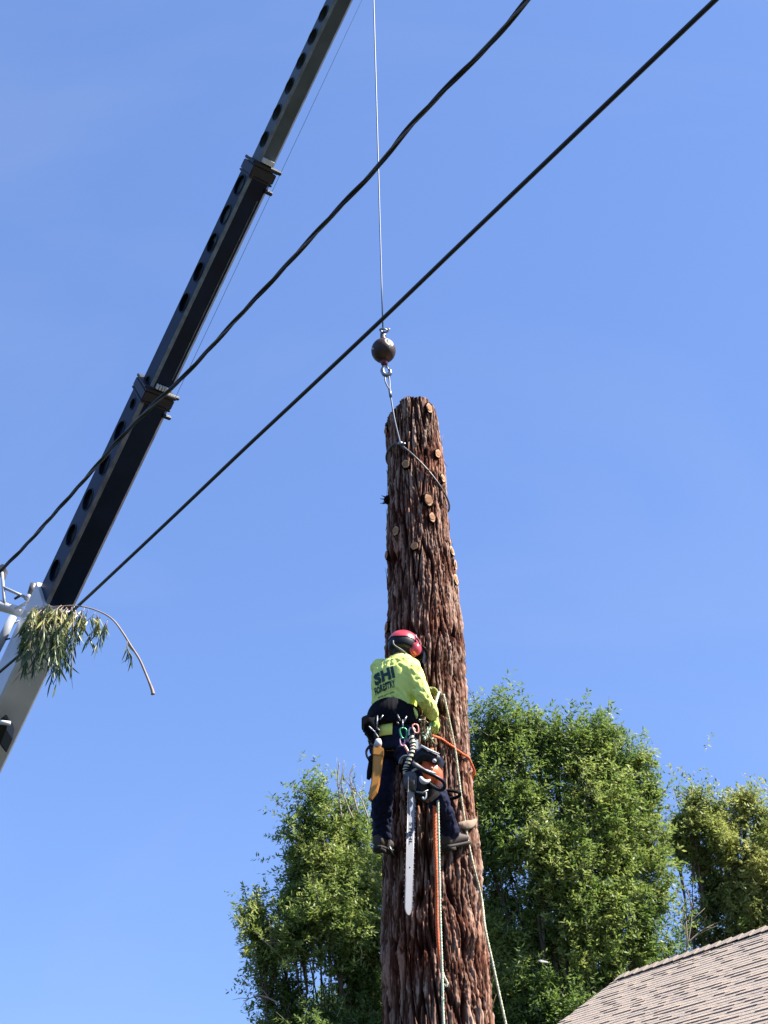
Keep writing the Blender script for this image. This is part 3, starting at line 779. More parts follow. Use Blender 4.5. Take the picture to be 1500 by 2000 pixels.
# ================================================================== TREES BEHIND
def unit(a): return a / np.maximum(np.linalg.norm(a, axis=-1, keepdims=True), 1e-9)
def tree(name, label, base_px, ty, clumps, leafmat, dens, seed, group, trunk_r0=.22, lean=.35, leaf_l=.082, twigs_bare=(), tone0=.52, cat='tree', off=(.06, 0, .58)):
    r = np.random.default_rng(seed); rnd = random.Random(seed)
    bx = PY(base_px, 1900, ty).x
    root = thing(name, label, cat, (bx, ty, 0), group)
    wc = []
    for c in clumps:
        cx, cy, rx, ry = c[:4]; dy = c[4] if len(c) > 4 else rnd.uniform(-.8, .8); tn = c[5] if len(c) > 5 else 0.0  # tn: clump tone; deep lower clumps have crown shade put into the leaf colour
        q = PY(cx, cy, ty + dy); s = mpp(q); wc.append((q - Vector(off), max(.14, rx * s * .80), max(.16, ry * s * .82), tn))
    # trunk and limbs
    m = MB(); top_ = max(w[0].z for w in wc); fork = Vector((bx, ty, max(1.0, min(w[0].z for w in wc) * .45)))
    m.tube(spline([Vector((bx, ty, -.1)), Vector((bx + .05, ty, fork.z * .5)), fork], 5), [trunk_r0 * (1.25 - .45 * j / 10) for j in range(11)], 12)
    obj('trunk', m, MT['tree_bark'], root)
    lim = MB()
    for q, rx, rz, tn in wc:
        mid = fork.lerp(q, .5) + Vector((rnd.uniform(-.3, .3), rnd.uniform(-.2, .2), rnd.uniform(-.1, .4)))
        p = spline([fork, mid, q, q + Vector((rnd.uniform(-.2, .2), 0, rz * .7))], 5)
        r0 = trunk_r0 * rnd.uniform(.045, .08); lim.tube(p, [max(.008, r0 * (1 - .93 * j / len(p))) for j in range(len(p))], 7)
        for _ in range(5):
            d = Vector((rnd.uniform(-1, 1), rnd.uniform(-1, 1), rnd.uniform(-.2, 1.2))).normalized()
            e = q + Vector((d.x * rx, d.y * rx, d.z * rz)) * .85
            lim.tube(spline([mid.lerp(q, .6), q.lerp(e, .4) + Vector((0, 0, .08)), e], 4), [.018, .016, .014, .012, .010, .008, .007, .006, .004], 5)
    obj('limb', lim, MT['tree_bark'], root)
    # shoots and leaves
    LV, LT = [], []
    tws = MB()
    for q, rx, rz, tn in wc:
        # tufts: plume-like bunches of shoots with gaps between them
        nt = max(4, int(rx * rz * 44))
        td = unit(r.normal(size=(nt, 3))); tr_ = r.random(nt) ** .38
        tp_ = td * (tr_ * (0.58 + .50 * r.random(nt) ** 1.5))[:, None] * np.array([rx, rx * .95, rz])
        ts = 0.07 + 0.12 * r.random(nt)
        tt = r.normal(size=nt) * .14
        per = max(8, int(dens * rx * rz * 3100 / nt))
        ti = np.repeat(np.arange(nt), per); ns = len(ti)
        pos = tp_[ti] + r.normal(size=(ns, 3)) * ts[ti][:, None] * np.array([1, 1, 1.5])
        o = np.array(q) + pos
        d = unit(pos)
        td2 = unit(td * .5 + np.array([.16, 0, .8]) + r.normal(size=(nt, 3)) * .28)
        sd_ = unit(td2[ti] + r.normal(size=(ns, 3)) * .30)
        L = (0.16 + .24 * r.random(ns)) * (0.8 + .5 * (pos[:, 2] / rz > .5))
        ctone = np.clip(tone0 + tn + tt[ti] + r.normal(size=ns) * .08, 0, 1)
        nl = 15
        for j in range(nl):
            t = (j + .5) / nl
            droop = np.zeros((ns, 3)); droop[:, 2] = -.10 * t * t
            c = o + sd_ * (L * t)[:, None] + droop
            side = unit(np.cross(sd_, r.normal(size=(ns, 3))))
            ld = unit(side * .8 + sd_ * (.35 + .3 * t) + np.array([0, 0, -.28]) + r.normal(size=(ns, 3)) * .22)
            nn = unit(np.cross(ld, unit(np.cross(ld, np.array([0, 0, 1.0])) + r.normal(size=(ns, 3)) * .55)))
            w = np.cross(nn, ld)
            ll = (leaf_l * (.7 + .6 * r.random(ns)))[:, None]; ww = ll * .17
            a = c + r.normal(size=(ns, 3)) * .012
            LV.append(np.stack([a, a + ld * ll * .45 + w * ww + nn * ww * .25, a + ld * ll, a + ld * ll * .45 - w * ww + nn * ww * .25], 1))
            LT.append(np.repeat(np.clip(ctone + r.normal(size=ns) * .08, 0, 1)[:, None], 4, 1))
        for j in range(0, ns, 30):
            tws.tube([o[j] - sd_[j] * .1, o[j] + sd_[j] * L[j]], [.006, .002], 3, cap=False)
    V = np.concatenate(LV).reshape(-1, 3); T = np.concatenate(LT).ravel()
    Qd = np.arange(len(V)).reshape(-1, 4)
    co = obj('crown', np_mesh('crown', V, Qd, True, {'tone': T}), leafmat, root)
    to = obj('twigs', tws.mesh('twigs'), MT['twig'], root); to['kind'] = 'stuff'
    if twigs_bare:
        bt = MB()
        for pts in twigs_bare:
            p = spline([PY(x, y, ty - .6) for x, y in pts], 5)
            bt.tube(p, [.016 * (1 - .8 * j / len(p)) for j in range(len(p))], 5)
            for _ in range(5):
                i0 = rnd.randint(2, len(p) - 2); dd = (p[i0] - p[i0 - 1]).normalized()
                e = p[i0] + (dd + Vector((rnd.uniform(-.8, .8), rnd.uniform(-.5, .5), rnd.uniform(-.3, .6)))).normalized() * rnd.uniform(.15, .5)
                bt.tube([p[i0], p[i0].lerp(e, .5) + Vector((0, 0, .02)), e], [.007, .005, .002], 4)
        obj('bare_twigs', bt, MT['twig'], root)['kind'] = 'stuff'
    return root, len(Qd)
GRP = 'broadleaf trees behind the trunk'
left_cl = [(606, 1492, 8, 36, 0, 0), (578, 1540, 8, 34, 0, 0), (640, 1530, 8, 30, .2, 0), (668, 1525, 8, 30, .2, .05), (480, 1700, 10, 16, -.2, .15), (606, 1545, 22, 40, 0, .05), (585, 1600, 34, 60, 0, .1), (640, 1590, 30, 60, .3), (672, 1575, 22, 55, .2), (622, 1660, 70, 70, 0, .12), (688, 1660, 60, 75, -.4, .15),
           (560, 1655, 26, 55, .2), (545, 1700, 38, 42, -.3, .05), (495, 1745, 36, 32, -.2, .2), (525, 1775, 45, 45, 0, .05), (575, 1740, 55, 55, -.5, .05), (640, 1745, 70, 75, -.7, .15),
           (700, 1760, 60, 80, -.3, .1), (690, 1850, 65, 70, 0, -.05), (530, 1915, 34, 34, .2, -.05), (555, 1970, 60, 40, .2, -.1),
           (650, 1960, 80, 60, .2, -.1), (730, 1930, 60, 80, 0, -.1), (735, 1535, 22, 55, .6, -.1), (730, 1610, 32, 60, .5, 0), (600, 2060, 90, 60, 0), (700, 2060, 90, 60, 0), (630, 1940, 80, 70, 1.5, -.25), (715, 1880, 70, 90, 1.5, -.25), (610, 1960, 50, 50, -.9, -.15), (540, 1842, 26, 26, .2, -.1), (512, 1862, 26, 26, 0, -.05), (545, 1905, 40, 30, 0, -.1), (690, 1950, 50, 60, -.9, -.15), (480, 1738, 20, 18, -.3, .25)]
nleaf = 0
_, n_ = tree('broadleaf_tree', 'green bushy tree left of the redwood trunk, with ragged gaps and bare twigs', 660, 22.0, left_cl, LEAF, 1.0, 41, GRP, .26, off=(-.14, 0, .72),
     twigs_bare=[[(560, 1880), (530, 1850), (505, 1828)], [(545, 1960), (510, 1945), (475, 1955)], [(600, 1870), (565, 1845), (520, 1840)], [(668, 1600), (660, 1530), (663, 1490)], [(690, 1600), (668, 1540), (672, 1485)], [(700, 1590), (684, 1520), (692, 1492)], [(720, 1600), (705, 1560), (685, 1535)]])
nleaf += n_
mid_cl = [(934, 1388, 8, 34, 0.2, -.05), (974, 1366, 8, 34, 0.1, -.05), (1002, 1376, 8, 34, 0.0, -.05), (1036, 1372, 8, 34, 0.2, -.05), (1062, 1380, 8, 34, 0.0, -.05), (1092, 1388, 8, 34, 0.1, -.05), (1128, 1388, 8, 34, 0.0, -.05), (1166, 1384, 8, 34, 0.0, -.05), (1192, 1388, 8, 34, 0.0, -.05), (1230, 1420, 8, 34, 0.1, -.05), (1262, 1490, 8, 34, 0.1, -.05), (935, 1440, 22, 45, .3, -.05), (972, 1420, 20, 50, .2, -.05), (1010, 1425, 18, 45, 0, -.05), (1050, 1420, 24, 42, .2, -.05), (1085, 1430, 24, 36, 0, 0), (960, 1500, 45, 60, 0, 0), (1020, 1490, 50, 55, -.2, 0),
          (1130, 1430, 34, 36, 0, .1), (1175, 1430, 48, 44, 0, .15), (1215, 1465, 40, 40, .2, .05), (1150, 1490, 60, 50, -.3, .1), (1215, 1530, 45, 55, -.1, .08), (1255, 1535, 18, 30, .1, .05), (1100, 1560, 60, 50, .8, -.15),
          (960, 1600, 48, 70, .2, -.05), (1040, 1590, 50, 70, -.5, .12), (1150, 1590, 70, 60, -.5, .1), (1225, 1610, 58, 60, -.2, .12), (1270, 1610, 30, 60, .2, .08), (970, 1700, 45, 60, .3, -.15), (1055, 1690, 45, 60, -.4, .05),
          (1130, 1680, 60, 65, -.6, .15), (1215, 1690, 60, 65, -.4, .12), (1275, 1690, 26, 55, 0, .12), (985, 1770, 50, 50, -.3, .08), (1050, 1770, 45, 45, 0, 0), (1150, 1770, 70, 60, -.4, .05), (1240, 1770, 48, 55, -.2, .1),
          (985, 1850, 45, 55, -.5, .12), (1095, 1860, 70, 55, 1.0, -.2), (1200, 1850, 60, 50, -.3, .08), (1255, 1850, 40, 40, 0, .08), (1000, 1940, 60, 60, -.4, -.05), (1100, 1950, 80, 60, .8, -.2), (1180, 1930, 50, 50, .6, -.1), (1000, 2040, 90, 60, 0), (1130, 2040, 90, 50, .5), (1000, 1900, 80, 90, 1.6, -.25), (1110, 1900, 90, 80, 1.6, -.25), (1205, 1890, 70, 70, 1.3, -.2), (1080, 1800, 80, 70, 1.5, -.25), (1060, 1890, 50, 50, -.9, -.15), (1120, 1940, 60, 50, -.9, -.2), (1060, 1970, 60, 50, -.9, -.15)]
_, n_ = tree('broadleaf_tree', 'largest bright green bushy tree right of the redwood trunk, wispy shoots along its top', 1100, 21.0, mid_cl, LEAF, 1.0, 42, GRP, .30)
nleaf += n_
right_cl = [(1340, 1482, 8, 26, 0, .1), (1442, 1486, 9, 28, 0, .2), (1340, 1515, 26, 34, 0, .1), (1385, 1510, 26, 34, 0, .2), (1440, 1520, 26, 36, .1, .25), (1475, 1545, 30, 40, 0, .2), (1310, 1560, 30, 36, .1, .05), (1350, 1580, 45, 50, .2, .05), (1410, 1580, 45, 50, -.2, .2), (1470, 1610, 50, 55, -.2, .25),
            (1510, 1600, 40, 70, 0, .2), (1385, 1650, 36, 50, .4, -.15), (1430, 1660, 50, 55, -.2, .12), (1490, 1690, 50, 60, -.2, .2), (1370, 1710, 30, 30, .5, -.2), (1430, 1730, 48, 50, 0, 0), (1490, 1760, 45, 50, -.2, .1),
            (1340, 1722, 22, 20, .3, -.1), (1400, 1780, 36, 44, .4, -.2), (1460, 1800, 40, 40, 0, .1), (1372, 1800, 26, 45, .6, -.2), (1430, 1850, 60, 40, .3, -.1), (1530, 1800, 60, 80, 0, .1)]
_, n_ = tree('broadleaf_tree', 'yellow green tree at the right edge rising behind the shingle roof', 1367, 24.0, right_cl, LEAF2, 1.0, 43, GRP, .17, off=(.0, 0, .85))
nleaf += n_
_, n_ = tree('garden_shrub', 'small dark shrub with bare upright twigs filling the sky gap above the roof edge', 1300, 23.0, [(1300, 1790, 22, 26, 0, -.1), (1290, 1835, 34, 30, 0, 0), (1325, 1850, 30, 26, .2, .05), (1262, 1880, 40, 34, 0, .1), (1350, 1860, 30, 24, .1, -.15)], LEAF, .8, 44, None, .07, cat='shrub',
     twigs_bare=[[(1342, 1870), (1340, 1800), (1330, 1760)], [(1342, 1850), (1350, 1800), (1352, 1765)], [(1345, 1840), (1365, 1822), (1380, 1812)]])
nleaf += n_
print('LEAVES', nleaf)

# ================================================================== HOUSE ROOF
RZ, PIT = 5.6, math.radians(31.5)
RA, RB = PZ(1213, 1911, RZ), PZ(1500, 1817, RZ)
RU = (RB - RA).normalized()
RS = Vector((RU.y, -RU.x, 0)).normalized()
if RS.y > 0: RS = -RS
RD = (RS * math.cos(PIT) + Vector((0, 0, -math.sin(PIT)))).normalized()
RN = RU.cross(RD).normalized()
if RN.z < 0: RN = -RN
RDB = (-RS * math.cos(PIT) + Vector((0, 0, -math.sin(PIT)))).normalized()
RL, RW = 12.0, 4.6
house = thing('house', 'house with a tan shingle gable roof filling the lower right corner', 'house', (RA + RU * 3 + RS * 1.0).to_2d().to_3d())
e0, e1 = RA + RD * RW, RA + RU * RL + RD * RW
f0, f1 = RA + RDB * RW, RA + RU * RL + RDB * RW
m = MB(); th_ = .12
m.prism([RA - RN * .0, RA + RD * RW, RA + RD * RW - Vector((0, 0, th_)), RA - Vector((0, 0, th_)), RA + RDB * RW - Vector((0, 0, th_)), RA + RDB * RW], RU * RL)
roof = obj('roof', m.mesh('roof'), MT['deck'], house)
m = MB(); z1 = e0.z - .1
a0, a1 = RA + RD * (RW - .5) + RU * .35, RA + RDB * (RW - .5) + RU * .35
for p, q_ in ((a0, a1), (a1, a1 + RU * (RL - .7)), (a1 + RU * (RL - .7), a0 + RU * (RL - .7)), (a0 + RU * (RL - .7), a0)):
    n_ = (q_ - p).cross(Vector((0, 0, 1))).normalized() * .08
    m.box(Vector(((p.x + q_.x) / 2, (p.y + q_.y) / 2, z1 / 2)), (q_ - p).to_2d().to_3d() * .5, n_, Vector((0, 0, z1 / 2)))
for s_ in (.35, RL - .35):
    m.prism([RA + RU * s_ + RD * (RW - .5) - Vector((0, 0, .12)), RA + RU * s_ - Vector((0, 0, .13)), RA + RU * s_ + RDB * (RW - .5) - Vector((0, 0, .12))], RU * .08)
obj('wall', m.mesh('wall'), MT['stucco'], house)
m = MB()
for dd in (RD, RDB): m.prism([RA - RU * .03 - Vector((0, 0, .02)), RA + dd * RW - RU * .03 - Vector((0, 0, .02)), RA + dd * RW - RU * .03 - Vector((0, 0, .2)), RA - RU * .03 - Vector((0, 0, .2))], RU * .027)
obj('bargeboard', m.mesh('bargeboard'), MT['timber'], house)
random.seed(5)
EXPO = .095
Rm = Matrix((RU, RD, RN)).transposed().to_4x4()
def tab_mesh(w, L, t):
    mb = MB(); v = [(0, -.02, 0.002), (w, -.02, 0.002), (w, L, t), (0, L, t), (0, L, t * .15), (w, L, t * .15)]
    mb.add(v, [(0, 1, 2, 3), (3, 2, 5, 4), (0, 3, 4), (1, 5, 2)])
    return mb
tabs = []
rows = int(RW / EXPO)
for rw in range(rows + 1):
    x = -.04 + random.uniform(-.25, 0)
    while x < RL:
        w = random.choice((.11, .14, .17, .20, .24, .30)); x0, x1 = max(x, -.05), min(x + w, RL)
        if x1 - x0 > .04: tabs.append((x0, rw * EXPO, x1 - x0, random.random()))
        x += w
def tab_pix(t):
    p = proj(RA + RU * (t[0] + t[2] / 2) + RD * (t[1] + .06)); return p
vis = []
for t in tabs:
    p = tab_pix(t)
    t_in = -20 < p[0] < 1520 and p[1] < 2020
    vis.append((0 if t_in else 1, p[2], t))
vis.sort(key=lambda a: (a[0], a[1]))
tm_cache = {}
rv = [[], [], [], []]; rf = [[], [], [], []]
for j, (inv, dep, (x0, y0, w, rn)) in enumerate(vis):
    tk = round(.001 + .006 * (rn > .62) + .002 * rn, 3); kind_ = int(rn * 3.999) if rn < .97 else 2
    loc = RA + RU * x0 + RD * y0 + RN * .012
    mw = Matrix.Translation(loc) @ Rm
    wr = round(w, 2)
    if inv == 0 and j < 300:
        key = (wr, tk, kind_)
        if key not in tm_cache:
            me = tab_mesh(wr - .003, EXPO + .004, tk + .006).mesh('shingle'); me.materials.append(SH[kind_]); tm_cache[key] = me
        o = bpy.data.objects.new('shingle', tm_cache[key]); COL.objects.link(o); o.parent = roof; o.matrix_parent_inverse = Matrix.Identity(4); o.matrix_world = mw
        o.matrix_basis = mw
    else:
        mb = tab_mesh(wr - .003, EXPO + .004, tk + .006); b0 = len(rv[kind_])
        rv[kind_] += [tuple(mw @ Vector(v)) for v in mb.v]; rf[kind_] += [tuple(i_ + b0 for i_ in f) for f in mb.f]
av, af, am = [], [], []
for q_ in range(4):
    b0 = len(av); av += rv[q_]; af += [tuple(i_ + b0 for i_ in f) for f in rf[q_]]; am += [q_] * len(rf[q_])
me = bpy.data.meshes.new('shingle_courses'); me.from_pydata(av, [], af)
for s_ in SH: me.materials.append(s_)
me.polygons.foreach_set('material_index', am)
o = obj('shingle_courses', me, None, roof); o['kind'] = 'stuff'
m = MB()                                                 # ridge caps
x = 0.0
while x < RL:
    w_ = .13
    m.add([RA + RU * x + RD * w_ + RN * .035, RA + RU * x + RN * .045, RA + RU * x + RDB * w_ + Vector((0, 0, .035)), RA + RU * (x + .2) + RD * w_ + RN * .045, RA + RU * (x + .2) + RN * .062, RA + RU * (x + .2) + RDB * w_ + Vector((0, 0, .045))], [(0, 1, 4, 3), (1, 2, 5, 4), (3, 4, 5)])
    x += .19
o = obj('ridge_caps', m.mesh('ridge_caps'), SH[1], roof); o['kind'] = 'stuff'

# ================================================================== THE CLIMBER
FC = Vector((.55, .835, 0)).normalized()                 # where the body faces
BR = Vector((FC.y, -FC.x, 0))                            # the body's right
ZU = Vector((0, 0, 1))
def ell(c, a, b, n=28, tilt=0.0, p=2.3):
    """body ring: half-width a, half-depth b"""
    c = Vector(c); out = []
    for j in range(n):
        t = 2 * math.pi * j / n; cx, sy = math.cos(t), math.sin(t)
        x = math.copysign(abs(cx) ** (2 / p), cx); y = math.copysign(abs(sy) ** (2 / p), sy)
        out.append(c + BR * (a * x) + FC * (b * y) + ZU * (tilt * y * b))
    return out
YT = 9.02
SPN = [(766, 1474, YT + .05, .150, .115), (766, 1450, YT + .04, .172, .130), (767, 1425, YT + .03, .170, .128), (768, 1395, YT + .01, .158, .118), (770, 1365, YT, .165, .122),
       (772, 1335, YT, .180, .130), (773, 1315, YT + .01, .186, .128), (775, 1300, YT + .02, .165, .110), (778, 1290, YT + .03, .105, .085), (781, 1284, YT + .04, .070, .066)]
def ring_at(i, g=0.0):
    x, y, yy, a, b = SPN[i]; return ell(PY(x, y, yy), a + g, b + g)
HEAD = PY(791, 1271, YT + .08)
HF = Vector((.70, .70, -.22)).normalized(); HR = HF.cross(ZU).normalized(); HU = HR.cross(HF)
J = dict(ls=PY(742, 1304, YT + .12), le=PY(766, 1362, YT + .34), lw=PY(822, 1354, YT + .30), rs=PY(806, 1312, YT - .11), re=PY(829, 1364, YT - .14), rw=PY(848, 1399, YT + .06),
         lh=PY(752, 1462, YT + .08), lk=PY(746, 1552, YT + .10), la=PY(746, 1632, YT + .30), rh=PY(792, 1466, YT - .03), rk=PY(852, 1556, YT - .04), ra=PY(880, 1626, YT + .27))
person = thing('person', 'climber in bright yellow-green shirt, red helmet and navy trousers, clinging to the redwood trunk', 'person', PY(815, 1655, 9.3))
# one continuous body
m = MB()
m.loft([ring_at(i, -.022) for i in range(len(SPN))])
m.tube([PY(780, 1290, YT + .03), HEAD - ZU * .05], [.062, .058], 16)
m.ball(HEAD, .078, .095, .112, 24, 16, (HR, HF, HU))
m.ball(HEAD + HF * .045 - HU * .075, .05, .05, .045, 16, 10, (HR, HF, HU))                     # jaw
m.tube([HEAD + HF * .085 + HU * .02, HEAD + HF * .112 - HU * .025], [.011, .017], 8)            # nose
m.tube([HEAD + HF * .085 - HU * .058 - HR * .02, HEAD + HF * .085 - HU * .058 + HR * .02], [.011, .011], 8)   # lips
for s_ in (-1, 1): m.ball(HEAD + HR * s_ * .08 - HU * .01, .012, .02, .032, 10, 8, (HR, HF, HU))
for a, b, c, r in (('ls', 'le', 'lw', (.058, .046, .034)), ('rs', 're', 'rw', (.058, .046, .034)), ('lh', 'lk', 'la', (.080, .058, .042)), ('rh', 'rk', 'ra', (.080, .058, .042))):
    m.tube([J[a], J[a].lerp(J[b], .5), J[b], J[b].lerp(J[c], .4), J[c]], [r[0], (r[0] + r[1]) * .52, r[1], r[1] * .98, r[2]], 14)
obj('body', fuse(m, .011, 4), MT['skin'], person)
for s_ in (-1, 1):
    obj('eye', MB().ball(HEAD + HF * .086 + HR * s_ * .032 + HU * .015, .012, .012, .012, 10, 8), MT['pale_grey'], person)
obj('hair', MB().ball(HEAD - HF * .012 + HU * .008, .084, .098, .112, 24, 14, (HR, HF, HU)), MT['hair'], person)
# shirt
def folds(c):
    q = Vector((c.x * 11, c.y * 11, c.z * 5)); a = noise.noise(q)
    b = noise.noise(Vector((c.x * 26 + c.z * 9, c.y * 26, c.z * 13)))
    return .009 * a - .012 * (1 - abs(b)) ** 7
m = MB()
m.loft([ring_at(i, .012) for i in range(3, len(SPN))])
def sleeve(a, b, c, r0, r1, r2):
    A, B, Cc = J[a], J[b], J[c]
    pts = [A - (B - A) * .10, A.lerp(B, .35), A.lerp(B, .75), B, B.lerp(Cc, .35), B.lerp(Cc, .8), Cc]
    m.tube(spline(pts, 3), [r0 + (r1 - r0) * min(1, j / 9) if j < 10 else r1 + (r2 - r1) * (j - 9) / 9 for j in range(19)], 16)
sleeve('rs', 're', 'rw', .074, .062, .044); sleeve('ls', 'le', 'lw', .074, .062, .044)
m.ball(J['rs'], .078, .078, .07, 16, 10); m.ball(J['ls'], .078, .078, .07, 16, 10)
sh_me = fuse(m, .010, 5, folds)
shirt = obj('shirt', sh_me, MT['shirt'], person)
m = MB()
for j in range(5):                                       # hem tucked out at the right hip
    q = PY(803 + j * 2.2, 1378 + j * 3, YT - .10)
    m.tube([q, q + Vector((.006, -.01, -.03)), q + Vector((.004, 0, -.055))], [.014, .012, .004], 7)
obj('shirt_hem', m, MT['shirt'], shirt)
# print on the back of the shirt
bvh = BVHTree.FromPolygons([v.co.copy() for v in sh_me.vertices], [tuple(p.vertices) for p in sh_me.polygons])
def project_print(me, c, u, v, nm):
    bm = bmesh.new(); bm.from_mesh(me); bmesh.ops.triangulate(bm, faces=bm.faces)
    for _ in range(2):
        bmesh.ops.subdivide_edges(bm, edges=[e for e in bm.edges if e.calc_length() > .012], cuts=1)
    bmesh.ops.triangulate(bm, faces=bm.faces)
    nn = u.cross(v).normalized()
    if nn.y > 0: nn = -nn
    for w in bm.verts:
        p = c + u * w.co.x + v * w.co.y + nn * .4
        hit, n_, _, _ = bvh.ray_cast(p, -nn)
        w.co = (hit + n_ * .004) if hit else (c + u * w.co.x + v * w.co.y)
    out = bpy.data.meshes.new(nm); bm.to_mesh(out); bm.free(); return out
def print_text(body, x0, x1, y0, y1, bold, slope=0.0):
    a, b = PY(x0, (y0 + y1) / 2 + slope, YT - .13), PY(x1, (y0 + y1) / 2 - slope, YT - .13)
    c = (a + b) / 2; u = (b - a).normalized(); v = (ZU - u * ZU.dot(u)).normalized()
    me = text_mesh(body, 1.0, bold)
    xs = [w.co.x for w in me.vertices]; ys = [w.co.y for w in me.vertices]
    sx = (b - a).length / (max(xs) - min(xs)); sy = abs(y1 - y0) * 1.02 * mpp(c) * 1.06 / (max(ys) - min(ys))
    cx, cy = (max(xs) + min(xs)) / 2, (max(ys) + min(ys)) / 2
    for w in me.vertices: w.co.x = (w.co.x - cx) * sx; w.co.y = (w.co.y - cy) * sy
    obj('back_print', project_print(me, c, u, v, 'back_print'), MT['print'], shirt)
print_text('SHI', 731, 770, 1304, 1330, .06, 3)
print_text('FORESTRY', 732, 772, 1332, 1347, .04, 3)
for y in (1354, 1363):                                   # two lines too small to read
    for x0, x1 in ((738, 748), (750, 759), (761, 770)):
        me = bpy.data.meshes.new('back_print'); a = PY(x0, y + 1.5 - (x0 - 750) * .12, YT - .13); b = PY(x1, y + 1.5 - (x1 - 750) * .12, YT - .13)
        u = (b - a).normalized(); L = (b - a).length / 2
        me.from_pydata([(-L, -.0035, 0), (L, -.0035, 0), (L, .0035, 0), (-L, .0035, 0)], [], [(0, 1, 2, 3)])
        obj('fine_print', project_print(me, (a + b) / 2, u, ZU, 'fine_print'), MT['olive'], shirt)
# trousers
def creases(c):
    return .010 * noise.noise(c * 13) - .012 * (1 - abs(noise.noise(Vector((c.x * 18, c.y * 18, c.z * 24))))) ** 5
m = MB()
m.loft([ring_at(i, .014) for i in range(0, 4)])
for a, b, c in (('lh', 'lk', 'la'), ('rh', 'rk', 'ra')):
    A, B, Cc = J[a], J[b], J[c]
    m.tube(spline([A + ZU * .02, A.lerp(B, .5), B, B.lerp(Cc, .5), Cc - ZU * .02], 4), [.108, .105, .102, .099, .096, .092, .089, .086, .084, .082, .081, .080, .078, .075, .074, .073, .074], 16)
obj('trousers', fuse(m, .011, 5, creases), MT['trousers'], person)
# boots
def boot(an, toe, nm):
    m = MB(); t = toe.normalized(); sd_ = t.cross(ZU).normalized(); up = sd_.cross(t)
    rings = []
    for s_, w, hh, z in ((-.085, .034, .035, 0), (-.07, .044, .05, .005), (0, .046, .055, .008), (.06, .047, .045, 0), (.12, .050, .035, -.008), (.165, .044, .028, -.012), (.19, .022, .018, -.016)):
        c = an + t * s_ - ZU * .05 + up * z
        rings.append([c + sd_ * (w * math.cos(2 * math.pi * j / 16)) + up * (hh * math.sin(2 * math.pi * j / 16)) for j in range(16)])
    m.loft(rings); m.tube([an - ZU * .04, an + ZU * .07], [.052, .055], 16)
    b = obj('boot', fuse(m, .009, 3), MT['boot'], person)
    s2_ = MB(); rr = []
    for s_, w in ((-.092, .03), (-.075, .044), (0, .043), (.06, .044), (.12, .052), (.17, .046), (.195, .024)):
        c = an + t * s_ - ZU * .05 - up * .048
        rr.append([c + sd_ * (w * math.cos(2 * math.pi * j / 12)) + up * (.016 * math.sin(2 * math.pi * j / 12)) for j in range(12)])
    s2_.loft(rr); s2_.box(an - t * .05 - ZU * .05 - up * .062, t * .035, sd_ * .036, up * .016)
    obj('boot_sole', s2_, MT['sole'], b)
    sp_ = MB(); inn = sd_ * (.055 if nm == 'l' else -.055)
    sp_.tube([an + inn + ZU * .30 - t * .02, an + inn + ZU * .05, an + inn - ZU * .09, an + inn - ZU * .10 + t * .03], [(.013, .004)] * 4, 8)
    sp_.tube([an + inn - ZU * .09, an + inn - ZU * .15 + t * .05 + inn * .3], [.008, .002], 8)
    g_ = obj('climbing_spur', sp_, MT['steel'], person)
    for z in (.02, .27):
        c = an + ZU * z; R_ = .062 if z < .1 else .082
        obj('spur_strap', MB().torus(c + (Vector((0, -.03, 0)) if z > .1 else Vector()), R_, .013, BR, FC, 20, 6), MT['web'], g_)
boot(J['la'], Vector((.35, .75, .10)), 'l')
boot(J['ra'], Vector((.55, .65, .30)), 'r')
# gloves: palm, four fingers, thumb
def glove(w, d, pn, curl, mm, nm, S=1.0):
    """wrist, direction of the hand, palm normal, how far the fingers bend (towards the palm)"""
    d = d.normalized(); pn = (pn - d * pn.dot(d)).normalized(); sd_ = d.cross(pn)
    m = MB()
    m.tube([w - d * .03, w + d * .01, w + d * .05, w + d * .09], [(.034, .028), (.032, .024), (.044, .020), (.042, .017)], 14, flat=sd_)
    for off, L in ((-.030, .066), (-.010, .078), (.011, .073), (.030, .058)):
        b = w + d * .085 + sd_ * off; pts = [b - d * .02, b]; dr = d.copy(); an = 0
        for sg in (.40, .33, .27):
            an += curl; dd = d * math.cos(an) + pn * math.sin(an); pts.append(pts[-1] + dd * L * sg)
        m.tube(pts, [.011, .0115, .0105, .0098, .0085], 9)
        m.ball(pts[-1], .0085, .0085, .0085, 8, 6)
    b = w + d * .03 - sd_ * .035
    tp = [b, b + (d * .5 - sd_ * .7 + pn * .35).normalized() * .035, b + (d * .5 - sd_ * .7 + pn * .35).normalized() * .035 + (d * .7 + pn * .6).normalized() * .035]
    m.tube(tp, [.015, .0125, .010], 9); m.ball(tp[-1], .010, .010, .010, 8, 6)
    obj('glove', fuse(m, .0055, 2), mm, person)
glove(J['rw'], PY(857, 1424, YT + .14) - J['rw'], Vector((-.6, .5, -.3)), .38, MT['glove'], 'r')
glove(J['lw'], PY(856, 1346, YT + .30) - J['lw'], Vector((.1, -.3, -.9)), .55, MT['glove2'], 'l')
